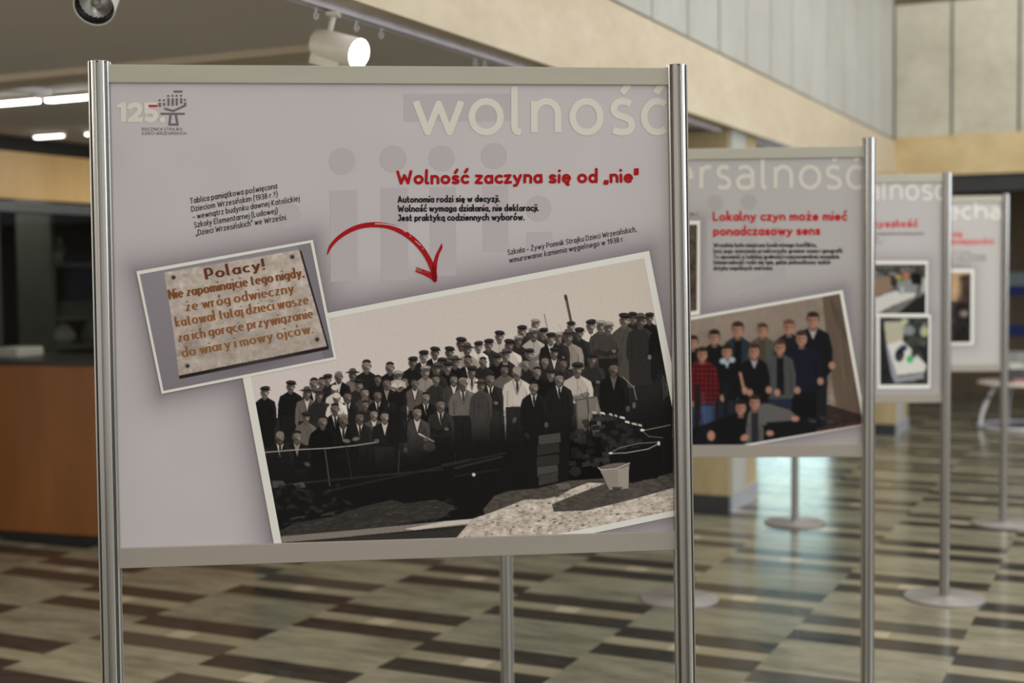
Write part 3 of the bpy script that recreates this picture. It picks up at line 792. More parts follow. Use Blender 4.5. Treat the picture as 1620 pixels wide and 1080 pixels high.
# ------------------------------------------------------------------ exhibition stands
POST_R = .0205
def post_mesh(lean):
    """extruded post with eight slots"""
    prof = []
    for k in range(8):
        a = R(45 * k)
        for da, rr in ((-20.0, .47), (20.0, .47), (9.4, .965), (10.6, 1.0), (16, 1.012), (22.5, 1.016), (29, 1.012), (34.4, 1.0), (35.6, .965)):
            prof.append((POST_R * rr * math.cos(a + R(da)), POST_R * rr * math.sin(a + R(da))))
    mb = MB(); mb.rings([[(x + lean * z, y, z) for x, y in prof] for z in (.010, 1.8)])
    return mb
STAND_W = 1.12303
def stand(loc, yaw, zb, zt, leans, label):
    o = empty('exhibition_stand', (*loc, 0), yaw)
    tag(o, label, 'display stand', 'exhibition stands in the hall')
    l0, l1 = leans
    for x, l in ((0, l0), (STAND_W, l1)):
        mb = post_mesh(l); p = mb.build('post', ALU, o); p.location = (x, 0, 0)
        mb = MB(); mb.lathe([(0, 0), (.166, 0), (.168, .003), (.167, .008), (.163, .0105), (.03, .012), (.026, .016), (0, .016)], 64)
        bs = mb.build('base_plate', BASEM, o); bs.location = (x, 0, 0)
        mb = MB(); mb.lathe([(0, 0), (POST_R * .72, 0), (POST_R * .72, .0015), (0, .0015)], 24)
        cp = mb.build('end_cap', CAPM, p); cp.location = (l * 1.8, 0, 1.8)
    def xr(z): return (l0 * z + POST_R * .86, STAND_W + l1 * z - POST_R * .86)
    hb, ht = .0385, .0335
    for nm, z0, z1 in (('bottom_rail', zb, zb + hb), ('top_rail', zt - ht, zt)):
        mb = MB(); a0, a1 = xr(z0); b0, b1 = xr(z1); e = .0012
        mb.rings([[(a0, -.009 + e, z0), (a1, -.009 + e, z0), (a1, .009 - e, z0), (a0, .009 - e, z0)],
                  [(a0, -.009, z0 + e), (a1, -.009, z0 + e), (a1, .009, z0 + e), (a0, .009, z0 + e)],
                  [(b0, -.009, z1 - e), (b1, -.009, z1 - e), (b1, .009, z1 - e), (b0, .009, z1 - e)],
                  [(b0, -.009 + e, z1), (b1, -.009 + e, z1), (b1, .009 - e, z1), (b0, .009 - e, z1)]])
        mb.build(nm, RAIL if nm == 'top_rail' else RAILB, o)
    z0, z1 = zb + hb - .004, zt - ht + .004; a0, a1 = xr(z0); b0, b1 = xr(z1)
    mb = MB(); mb.rings([[(a0, -.0015, z0), (a1, -.0015, z0), (a1, .003, z0), (a0, .003, z0)], [(b0, -.0015, z1), (b1, -.0015, z1), (b1, .003, z1), (b0, .003, z1)]])
    board = mb.build('panel_board', BACKM, o)
    n = np.array([-math.sin(yaw), math.cos(yaw), 0]); ex = np.array([math.cos(yaw), math.sin(yaw), 0]); p0 = np.array([loc[0], loc[1], 0])
    def to_local(P):
        P = np.asarray(P, float).reshape(-1, 2)
        d = np.stack([(P[:, 0] - 810) / FPX, (P[:, 1] - 540) / FPX, np.ones(len(P))], 1) @ ROT
        k = ((p0 - n * .003 - EYEP) @ n) / (d @ n)
        W = EYEP + d * k[:, None] - p0
        return np.stack([W @ ex, W[:, 2]], 1)
    def from_local(x, z):
        w = p0 + ex * x + np.array([0, 0, z]) - n * .003
        q = ROT @ (w - EYEP); return (810 + FPX * q[0] / q[2], 540 + FPX * q[1] / q[2])
    c0 = xr(z0); c1 = xr(z1); e = .002
    quad = [from_local(c1[0] + e, z1), from_local(c1[1] - e, z1), from_local(c0[1] - e, z0), from_local(c0[0] + e, z0)]
    return o, board, to_local, quad
def sheet(board, to_local, quad, shadows, bgc, cell):
    xs = [p[0] for p in quad]; ys = [p[1] for p in quad]
    cv = Canvas(min(xs) - 8, min(ys) - 8, max(xs) + 8, max(ys) + 8, cell, bgc)
    ny, nx = cv.a.shape[:2]                                   # the sheet's points follow its own corners
    uu, vv = np.meshgrid(np.linspace(0, 1, nx), np.linspace(0, 1, ny)); q4 = np.array(quad)
    P = ((q4[0] * ((1 - uu) * (1 - vv))[..., None]) + q4[1] * (uu * (1 - vv))[..., None] + q4[2] * (uu * vv)[..., None] + q4[3] * ((1 - uu) * vv)[..., None])
    cv.X, cv.Y = P[..., 0], P[..., 1]
    for q, rad, dark, al in shadows:
        d = seg_dist(cv.X, cv.Y, q); m = np.exp(-(d / rad) ** 1.25) * al
        cv.a += (np.array(dark, float) - cv.a) * m[..., None]
    cv.noise(.8, 60, 3)
    ik = Ink(to_local); ik.grid(cv, 0)
    return ik
def framed(ik, outer, inner, col, layer):
    for i in range(4):
        j = (i + 1) % 4; ik.face([outer[i], outer[j], inner[j], inner[i]], col, layer)
def clipq(pts, quad):
    """cuts a polygon to the printed sheet"""
    out = [tuple(p) for p in pts]; n = len(quad)
    cx = sum(p[0] for p in quad) / n; cy = sum(p[1] for p in quad) / n
    for i in range(n):
        (x0, y0), (x1, y1) = quad[i], quad[(i + 1) % n]
        f = lambda p: (x1 - x0) * (p[1] - y0) - (y1 - y0) * (p[0] - x0)
        sgn = 1 if f((cx, cy)) > 0 else -1; res = []
        for k in range(len(out)):
            a, b_ = out[k], out[(k + 1) % len(out)]; fa, fb = f(a) * sgn, f(b_) * sgn
            if fa >= 0: res.append(a)
            if (fa >= 0) != (fb >= 0):
                t = fa / (fa - fb); res.append((a[0] + t * (b_[0] - a[0]), a[1] + t * (b_[1] - a[1])))
        out = res
        if not out: return []
    return out
def label_part(o, txt): o['label'] = txt; return o

# ================================================================== first stand
BGC = (167, 158, 154)
WHITE = (196, 190, 176)
WM = (158, 148, 146)
RED = (140, 16, 19)
INKC = (28, 26, 28)
SHADOW = (114, 104, 106)
SIGN = {'-': '-'}
stand1, board1, to1, q1 = stand((-.77102, 2.50719), .10569, .8485, 1.7943, (.00414, -.01092),
    'front exhibition stand, its poster reading "wolność" with a crowd photograph')

PL_O = [(215.9, 429), (495, 379.2), (533, 568), (255.9, 622.8)]
PL_I = [(221.2, 433.8), (491.4, 384), (528, 564.6), (259, 618)]
CR_O = [(368, 521.5), (1026.7, 396.7), (1062 + 46, 807.5 + 2 - 0), (432 + 6, 858 + 66)]
# outer outline of the crowd print: top, right, bottom and left edges measured along its white border
def meet(a, b_, c, d):
    x1, y1, x2, y2 = *a, *b_; x3, y3, x4, y4 = *c, *d
    D = (x1 - x2) * (y3 - y4) - (y1 - y2) * (x3 - x4)
    A_, B_ = x1 * y2 - y1 * x2, x3 * y4 - y3 * x4
    return ((A_ * (x3 - x4) - (x1 - x2) * B_) / D, (A_ * (y3 - y4) - (y1 - y2) * B_) / D)
TO, TI = ((525, 493.5), (1026.7, 396.7)), ((525, 502.5), (1018.9, 408.3))
RO, RI = ((1026.7, 396.7), (1058.9, 558.9)), ((1018.9, 408.9), (1060, 627.8))
BO, BI = ((1062.5, 817), (947.5, 841)), ((1062.5, 807.5), (892.5, 842.5))
LO, LI = ((384.5, 600), (433, 858)), ((397.5, 600), (445.5, 857))
CR_O = [meet(*LO, *TO), meet(*TO, *RO), meet(*RO, *BO), meet(*BO, *LO)]
CR_I = [meet(*LI, *TI), meet(*TI, *RI), meet(*RI, *BI), meet(*BI, *LI)]

ik = sheet(board1, to1, q1, [(CR_O, 25, SHADOW, .85), (PL_O, 23, SHADOW, .8)], BGC, 5)
L = 2
for cx, cy, r in ((541.5, 254.8, 21), (622, 251, 21), (699, 250, 20.5), (781.5, 246.3, 20.5), (852, 329.6, 20.5), (456, 340.7, 20.5)):
    ik.disc(cx, cy, r, r, WM, L)
for x0, x1, y0, y1 in ((522, 564.5, 301, 445.5), (602.5, 645, 297, 443.5), (680, 721, 295.5, 437), (763.7, 803.7, 293.7, 397), (833, 873.7, 367, 404)):
    ik.face([(x0, y0 + .6), (x1, y0 - .6), (x1 + 1, y1 - .6), (x0 + 1, y1 + .6)], WM, L)
ik.face([(639, 149), (808, 147.5), (808, 190.5), (639, 192)], WM, L)
poster1 = ik.build('poster', board1)

# big pale word
def big_word(ik, letters, base, xh, w, col, layer):
    for ch, xa, xb in letters:
        k = 'A2' if ch == 'a' else ch
        adv, stx = G[k]; hw_ = w / 2
        xs = [p[0] for s_ in stx for p in s_ if 0 <= p[1] <= 1.05]; lo, hi = min(xs), max(xs)
        if ch == 'l': lo, hi = 0, .24
        if ch == 'i': lo, hi = -.05, .05
        for s_ in stx:
            s_2 = [(xa + hw_ + (p[0] - lo) / (hi - lo) * (xb - xa - w), base - hw_ - p[1] * (xh - w)) for p in s_]
            ik.stroke(s_2, w, col, layer, 'butt' if ch not in 'sc' else 'butt')
PALE = (185, 177, 163)
ik = Ink(to1)
big_word(ik, [('w', 652.5, 735), ('o', 741, 797), ('l', 808.5, 829.5), ('n', 840, 888), ('o', 900.5, 955), ('ś', 964.5, 1005), ('ć', 1013.5, 1058)], 214.5, 59.5, 10.6, PALE, 5)
label_part(ik.build('title_word', board1), 'large pale printed word "wolność"')

# red headline, black text, captions
ALT = {}
ik = Ink(to1)
ik.text('Wolność zaczyna się od <nie>', (629.5, 292.2), (1008.5, 289.2), 15.2, RED, 6, w=.30, jig=1.0, track=.19, space=.62, seed=5)
label_part(ik.build('headline', board1), 'red hand lettered headline')
ik = Ink(to1)
for txt, a, b_, sd in (('Autonomia rodzi się w decyzji.', (630, 320.8), (790, 319.6), 2), ('Wolność wymaga działania, nie deklaracji.', (630, 335.4), (851.5, 334), 3), ('Jest praktyką codziennych wyborów.', (630.5, 349.9), (828.8, 348.5), 4)):
    ik.text(txt, a, b_, 7.4, INKC, 6, w=.31, jig=1.0, track=.19, space=.6, seed=sd)
label_part(ik.build('body_text', board1), 'bold black three line text')
ik = Ink(to1)
for txt, a, b_ in (('Tablica pamiątkowa poświęcona', (301.3, 322.4), (438.3, 298.4)), ('Dzieciom Wrzesińskim (1938 r.?)', (303.3, 335), (438.6, 311.4)), ('- wewnątrz budynku dawnej Katolickiej', (305.2, 347.3), (473.8, 317.8)),
                   ('Szkoły Elementarnej (Ludowej)', (308, 360.3), (438.6, 337.4)), ('<Dzieci Wrzesińskich" we Wrześni.', (310.8, 372.6), (453.8, 347.5))):
    ik.text(txt, a, b_, 6.6, INKC, 6, w=.165, slant=.18, track=.30)
label_part(ik.build('caption', board1), 'slanted caption above the plaque picture')
ik = Ink(to1)
for txt, a, b_ in (('Szkoła - Żywy Pomnik Strajku Dzieci Wrzesińskich,', (804, 403.4), (1006.8, 366.4)), ('wmurowanie kamienia węgielnego w 1938 r.', (806.4, 415.8), (987, 381.8))):
    ik.text(txt, a, b_, 6.2, INKC, 6, w=.165, slant=.18, track=.30)
label_part(ik.build('caption', board1), 'slanted caption above the crowd photograph')

# red brush arrow
ik = Ink(to1)
ar = lambda p: (500 + p[0] / 7.36, 330 + p[1] / 7.36)
spine = sm([(129, 535), (170, 440), (255, 345), (380, 260), (520, 205), (680, 186), (850, 206), (1000, 268), (1130, 360), (1240, 480), (1320, 610), (1370, 740), (1388, 850)], 6)
wd = np.interp(np.linspace(0, 1, len(spine)), [0, .08, .25, .4, .6, .8, .92, 1], [8, 34, 52, 60, 66, 62, 62, 40])
Lp, Rp = [], []
for i, p in enumerate(spine):
    d = np.array(spine[min(i + 1, len(spine) - 1)]) - np.array(spine[max(i - 1, 0)]); d = d / np.hypot(*d); nn = np.array([-d[1], d[0]])
    Lp.append(np.array(p) + nn * wd[i] / 2); Rp.append(np.array(p) - nn * wd[i] / 2)
for i in range(len(spine) - 1): ik.face([ar(Lp[i]), ar(Lp[i + 1]), ar(Rp[i + 1]), ar(Rp[i])], RED, 7)
ik.face([ar(p) for p in [(1345, 720), (1365, 620), (1392, 540), (1424, 478), (1464, 398), (1474, 452), (1434, 532), (1412, 620), (1404, 740), (1412, 800), (1388, 862), (1350, 830)]], RED, 7)
ik.face([ar(p) for p in [(1388, 862), (1330, 812), (1250, 770), (1150, 732), (1165, 720), (1250, 742), (1345, 770)]], RED, 7)
for a, b_ in (((1168, 684), (1340, 745)), ((1166, 706), (1345, 762)), ((1240, 722), (1350, 775))): ik.stroke([ar(a), ar(b_)], 1.6, RED, 7)
for pts, w in (([(690, 176), (780, 178), (850, 186), (960, 218), (1060, 266)], 1.5), ([(1088, 288), (1140, 320)], 1.1), ([(1155, 376), (1215, 428)], 1.1), ([(1020, 262), (1045, 275)], .7), ([(1235, 455), (1248, 472)], .8), ([(1090, 318), (1102, 328)], .8)):
    ik.stroke([ar(p) for p in pts], w, BGC, 8)
label_part(ik.build('arrow', board1), 'red brush drawn arrow pointing to the crowd photograph')

# jubilee emblem
ik = Ink(to1); lg = lambda x, y: (170 + x / 10.8, 130 + y / 10.8)
GREY = (98, 88, 90); LP = (186, 177, 163)
ik.face([lg(*p) for p in [(228, 682), (228, 432), (165, 432), (160, 385), (262, 345), (322, 345), (322, 682)]], LP, 5)
ik.stroke([lg(*p) for p in sm([(372, 468), (392, 412), (470, 388), (545, 415), (552, 480), (510, 545), (440, 610), (385, 655)])], 8.2, LP, 5, 'butt')
ik.face([lg(*p) for p in [(345, 682), (345, 630), (400, 600), (604, 600), (604, 682)]], LP, 5)
ik.face([lg(*p) for p in [(630, 345), (850, 345), (850, 425), (708, 425), (705, 480), (630, 525)]], LP, 5)
ik.stroke([lg(*p) for p in sm([(640, 520), (720, 498), (800, 520), (828, 568), (800, 625), (735, 648), (640, 620)])], 8.0, LP, 5, 'butt')
ik.disc(*lg(943, 645), 4.5, 4.5, LP, 5)
ik.face([lg(*p) for p in [(703, 388), (855, 388), (855, 422), (703, 422)]], (165, 16, 28), 6)
for x0, x1, y0, y1 in ((1130, 1283, 143, 178), (1025, 1062, 275, 405), (1097, 1135, 275, 402), (1167, 1203, 275, 398), (1242, 1280, 272, 365), (876, 915, 350, 422), (950, 987, 350, 405), (1307, 1348, 345, 410), (907, 1322, 522, 557)):
    ik.face([lg(x0, y0), lg(x1, y0), lg(x1, y1), lg(x0, y1)], GREY, 5)
for x, y in ((1040, 235), (1113, 232), (1183, 232), (1258, 230), (893, 308), (967, 308), (1323, 303)): ik.disc(*lg(x, y), 1.75, 1.75, GREY, 5, 16)
ik.stroke([lg(*p) for p in [(974, 450), (1125, 492), (1340, 392)]], 3.3, GREY, 5, 'butt')
ik.stroke([lg(*p) for p in [(1080, 556), (1058, 722), (1200, 722), (1168, 556)]], 3.5, GREY, 5, 'butt')
for txt, a, b_ in (('ROCZNICA STRAJKU', (592, 829), (1278, 827)), ('DZIECI WRZESIŃSKICH', (594, 900), (1340, 898))):
    ik.text(txt, lg(*a), lg(*b_), 3.55, GREY, 5, w=.2, track=.34, cap='butt')
label_part(ik.build('emblem', board1), 'jubilee emblem with pale 125 and grey figures')

# ------------------------------------------------------------------ plaque picture
cv = Canvas(212, 376, 537, 626, 1.0, (118, 110, 112))
pl = lambda x, y: (200 + x / 4.153, 370 + y / 4.153)
cv.poly([pl(*p) for p in [(1100, 60), (1210, 40), (1380, 810), (1300, 830), (1140, 110)]], (104, 97, 100), .8)
cv.a += ((cv.Y - 500) / 125 * -7)[..., None]
cv.poly([pl(*p) for p in [(1130, 102), (1150, 112), (1330, 742), (1328, 758), (350, 952), (346, 930)]], (30, 24, 22))
cv.ell(*pl(850, 860), 60, 8, (88, 80, 82), .4, 10, R(-12))
stone_q = [pl(*p) for p in [(248, 254), (400, 228), (620, 190), (820, 158), (1136, 103), (1200, 330), (1262, 540), (1318, 737), (1000, 800), (700, 858), (346, 930), (310, 640), (280, 440)]]
sub = Canvas(212, 376, 537, 626, 1.0, (158, 144, 131)); sub.noise(7, 14, 5); sub.noise(6, 5, 6); sub.noise(4, 1.6, 7)
sub.a += ((sub.X - 380) / 150 * 3 - (sub.Y - 500) / 120 * 6)[..., None]
for k, (x, y, r) in enumerate(((1090, 160, 9), (300, 300, 10), (900, 690, 16), (700, 700, 22), (450, 760, 16), (1230, 690, 12), (560, 200, 14))): sub.ell(*pl(x, y), r, r * .6, (118, 102, 92), .35, r)
m = inside(cv.X, cv.Y, stone_q)[..., None]; cv.a = np.where(m, sub.a, cv.a)
for i in range(4, 8): cv.line([stone_q[i], stone_q[i + 1]], .9, (60, 50, 45), .6)
for x, y in ((310, 285), (1090, 150), (402, 866), (1253, 692)):
    cv.ell(*pl(x, y), 3.6, 3.6, (70, 58, 50), .8, 2.5); cv.ell(*pl(x, y), 2.4, 2.4, (28, 24, 24), 1, 1.2); cv.ell(pl(x, y)[0] - .7, pl(x, y)[1] - .8, .7, .7, (140, 130, 125), .8)
ik = Ink(to1); mid = [((a[0] + b_[0]) / 2, (a[1] + b_[1]) / 2) for a, b_ in zip(PL_O, PL_I)]
ik.grid(cv, 14, mid); framed(ik, PL_O, PL_I, WHITE, 16)
pic = label_part(ik.build('photograph', board1), 'framed colour picture of an engraved stone plaque')
ik = Ink(to1)
nib = lambda d, w: w * (.45 + .75 * abs(d[1]) / (abs(d[0]) + abs(d[1]) + 1e-9))
PT = (('Polacy!', (530, 303), (905, 238), 12.6, .30), ('Nie zapominajcie tego nigdy,', (288, 432), (1166, 284), 11.2, .24), ('że wróg odwieczny', (398, 510), (1100, 388), 11.0, .22),
      ('katował tutaj dzieci wasze', (332, 614), (1196, 463), 11.2, .22), ('za ich gorące przywiązanie', (348, 712), (1226, 553), 11.0, .22), ('do wiary i mowy ojców.', (376, 812), (1226, 652), 11.2, .22))
for k, (txt, a, b_, xh, w) in enumerate(PT):
    pa, pb = pl(*a), pl(*b_)
    ik.text(txt, (pa[0] - .5, pa[1] - .6), (pb[0] - .5, pb[1] - .6), xh, (196, 178, 150), 17, w=w * .8, track=.26, serif=True, cap='butt', wfun=nib, space=.5, jig=.35, seed=k)
    ik.text(txt, pa, pb, xh * 1.04, ((84, 46, 26), (108, 62, 34), (118, 70, 36), (122, 74, 38), (118, 74, 42), (120, 80, 46))[k], 18, w=w + .03, track=.26, serif=True, cap='butt', wfun=nib, space=.5, jig=.35, seed=k)
label_part(ik.build('engraved_text', pic), 'rust brown plaque lettering')

# ------------------------------------------------------------------ crowd photograph
cv = Canvas(372, 392, 1112, 935, 1.0, (180, 171, 165))
cv.a += ((cv.X - 750) * -.006 + (cv.Y - 500) * .02)[..., None]; cv.a[..., 2] += (600 - cv.X)[..., ] * .012
# far ground and the mass of the site
hz = [(372, 668), (405, 664), (440, 655), (500, 640), (600, 610), (700, 592), (800, 560), (900, 545), (1000, 528), (1120, 505), (1120, 940), (372, 940)]
cv.poly([(372, 690), (410, 672), (440, 660), (480, 648), (520, 634), (620, 606), (700, 590), (820, 556), (930, 536), (1010, 520), (1120, 505), (1120, 940), (372, 940)], (30, 29, 28))
cv.line([(895, 469), (904, 512)], 4.2, (72, 64, 58)); cv.line([(894.5, 468), (895.5, 473)], 4.4, (50, 44, 40)); cv.line([(861, 497), (866, 520)], 1.3, (95, 88, 82)); cv.line([(884, 512), (889, 525)], 1, (140, 132, 126), .6)
cv.line([(1024, 497), (1028, 514)], 5, (44, 40, 38))
rg = random.Random(11)
FACE = (112, 102, 94)
def man(x, y, h, top, coat, shirt=None, tie=False, face=None, fold=True, wide=1.0, lit=1, hand=None, opened=False):
    dv = rg.uniform(-20, 14); face = face or tuple(c + dv for c in FACE)
    dv = rg.uniform(-5, 6) if sum(coat) < 150 else rg.uniform(-14, 12); cj = tuple(max(8, c + dv) for c in coat)
    W = wide * h
    lean = rg.uniform(-.05, .05) * h
    h *= 1.1; W *= 1.1 * rg.uniform(.94, 1.06); slope = rg.uniform(-.12, .12) * h
    body = [(x - .20 * h, y + .46 * h), (x - .62 * W, y + .74 * h), (x - .98 * W, y + .98 * h + slope), (x - 1.14 * W, y + 1.6 * h), (x - 1.2 * W + lean, y + 2.9 * h), (x - .98 * W + lean, y + 3.4 * h), (x - .9 * W, y + 5.4 * h),
            (x + .9 * W, y + 5.4 * h), (x + .98 * W + lean, y + 3.4 * h), (x + 1.2 * W + lean, y + 2.9 * h), (x + 1.16 * W, y + 1.6 * h), (x + 1.0 * W, y + .96 * h - slope), (x + .62 * W, y + .72 * h), (x + .20 * h, y + .46 * h)]
    cv.poly(body, cj)
    bright = sum(coat) / 3
    hi = tuple(min(215, c * 1.12 + 7) for c in cj); lo = tuple(c * .62 for c in cj)
    if lit:                                    # sun from the right on shoulders, as printed in the picture
        cv.poly([(x + .25 * h, y + .6 * h), (x + .62 * W, y + .72 * h), (x + 1.0 * W, y + .96 * h), (x + 1.16 * W, y + 1.6 * h), (x + 1.0 * W, y + 2.6 * h), (x + .72 * W, y + 1.3 * h)], hi, .7)
    cv.line([(x - .74 * W, y + 1.5 * h), (x - .72 * W, y + 3.3 * h)], 1.2, lo, .8); cv.line([(x + .74 * W, y + 1.5 * h), (x + .74 * W, y + 3.3 * h)], 1.2, lo, .8)
    if fold:
        for k in range(5):
            xx = x + rg.uniform(-.9, .9) * W; yy = y + rg.uniform(1.2, 3.4) * h
            cv.line([(xx, yy), (xx + rg.uniform(-.25, .25) * h, yy + rg.uniform(.3, .8) * h)], 1.3, lo if rg.random() < .6 else hi, .55)
    if bright > 90: cv.line([(x, y + .8 * h), (x + .02 * h, y + 3.2 * h)], 1.0, lo, .7)
    if shirt:
        k = 1.75 if not opened else 2.6
        cv.poly([(x - .30 * h, y + .55 * h), (x + .30 * h, y + .55 * h), (x + (.12 if not opened else .4) * h, y + 1.2 * h), (x + (.03 if not opened else .3) * h, y + k * h), (x - (.0 if not opened else .3) * h, y + k * h), (x - .14 * h, y + 1.2 * h)], shirt)
        cv.line([(x - .34 * h, y + .62 * h), (x - .03 * h, y + 1.75 * h)], 1.6, lo, .8); cv.line([(x + .36 * h, y + .62 * h), (x + .05 * h, y + 1.75 * h)], 1.6, lo, .8)
        if tie: cv.poly([(x - .07 * h, y + .62 * h), (x + .09 * h, y + .62 * h), (x + .11 * h, y + 1.3 * h), (x + .02 * h, y + 1.7 * h), (x - .07 * h, y + 1.25 * h)], (24, 22, 22))
    if bright > 60 or rg.random() < .35:        # trousers and folded or hanging arms
        tr = (22, 21, 20) if rg.random() < .8 else (38, 36, 34)
        cv.poly([(x - .86 * W, y + 2.75 * h), (x + .86 * W, y + 2.7 * h), (x + .84 * W, y + 5.4 * h), (x - .84 * W, y + 5.4 * h)], tr, .92)
        cv.line([(x, y + 3.2 * h), (x, y + 5.2 * h)], 1.2, (12, 12, 12), .7)
    r_ = rg.random()
    if r_ < .22:
        cv.line([(x - 1.0 * W, y + 2.1 * h), (x - .1 * W, y + 2.35 * h), (x + .7 * W, y + 2.0 * h)], .42 * h, lo, .9); cv.ell(x + .5 * W, y + 2.05 * h, .2 * h, .15 * h, face, .9, 1.2)
    elif r_ < .6:
        sx = rg.choice((-1, 1)); cv.ell(x + sx * 1.08 * W + lean, y + 3.2 * h, .17 * h, .24 * h, face, .85, 1.2)
    if hand:
        cv.ell(x + hand[0] * h, y + hand[1] * h, .2 * h, .16 * h, face, .9, 1.2)
    fd = tuple(c * .62 for c in face)
    cv.poly([(x - .2 * h, y + .2 * h), (x + .2 * h, y + .2 * h), (x + .22 * h, y + .66 * h), (x, y + .8 * h), (x - .22 * h, y + .66 * h)], fd)
    cv.ell(x, y + .02 * h, .355 * h, .475 * h, face, 1, 1.1)
    cv.ell(x - .2 * h, y + .06 * h, .19 * h, .40 * h, tuple(c * .5 for c in face), .8, 2.2); cv.ell(x, y + .34 * h, .26 * h, .14 * h, fd, .5, 2)
    cv.ell(x + .17 * h, y + .12 * h, .1 * h, .14 * h, tuple(min(215, c * 1.22) for c in face), .6, 1.6)
    ek = tuple(c * .36 for c in face)
    for sx in (-.15, .14): cv.ell(x + sx * h, y - .03 * h, .09 * h, .045 * h, ek, .85, .8)
    cv.line([(x - .24 * h, y - .11 * h), (x + .24 * h, y - .11 * h)], .09 * h, ek, .6); cv.ell(x, y + .40 * h, .2 * h, .06 * h, fd, .6, 1.2)
    cv.line([(x + .0 * h, y - .02 * h), (x - .03 * h, y + .15 * h)], .07 * h, fd, .7)
    cv.line([(x - .11 * h, y + .28 * h), (x + .11 * h, y + .275 * h)], .07 * h, ek, .8)
    for sx in (-1, 1): cv.ell(x + sx * .36 * h, y + .05 * h, .06 * h, .13 * h, fd, .9, .8)
    dk = (30, 27, 26)
    if top == 'b':
        cv.ell(x, y - .22 * h, .38 * h, .30 * h, dk, 1, 1.0, 0, -.02 * h); cv.ell(x, y - .10 * h, .28 * h, .2 * h, face, .75, 1.2)
    elif top == 'g':
        cv.ell(x, y - .2 * h, .37 * h, .30 * h, (120, 112, 106), 1, 1.0, 0, 0); cv.ell(x, y - .12 * h, .28 * h, .22 * h, face, .9, 1.2)
    elif top == 'bald':
        cv.ell(x, y - .2 * h, .34 * h, .30 * h, tuple(min(200, c * 1.15) for c in face), 1, 1.2)
    elif top in ('c', 'lc'):
        cc = dk if top == 'c' else (112, 104, 98)
        cv.ell(x + .02 * h, y - .36 * h, .47 * h, .22 * h, cc, 1, 1.0, R(rg.uniform(-10, 6)))
        cv.ell(x + .10 * h, y - .22 * h, .42 * h, .08 * h, tuple(c * .6 for c in cc), 1, .9, R(4))
        cv.ell(x + .1 * h, y - .44 * h, .28 * h, .07 * h, tuple(min(190, c * 1.6 + 18) for c in cc), .6, 1.5)
    elif top == 'h':
        cv.ell(x, y - .46 * h, .36 * h, .26 * h, (74, 67, 62), 1, 1.0); cv.ell(x, y - .28 * h, .68 * h, .13 * h, (44, 40, 38), 1, 1.0, R(rg.uniform(-8, 8)))
        cv.line([(x - .34 * h, y - .33 * h), (x + .34 * h, y - .33 * h)], .1 * h, (28, 25, 24), .9)
    elif top == 'w':
        cv.ell(x, y - .26 * h, .42 * h, .32 * h, (180, 172, 164), 1, 1.2)
K1, K2, K3 = (20, 19, 19), (34, 32, 31), (52, 48, 46); MG, LG, WS_ = (84, 78, 72), (120, 112, 104), (176, 168, 158)
SH = (172, 164, 156)
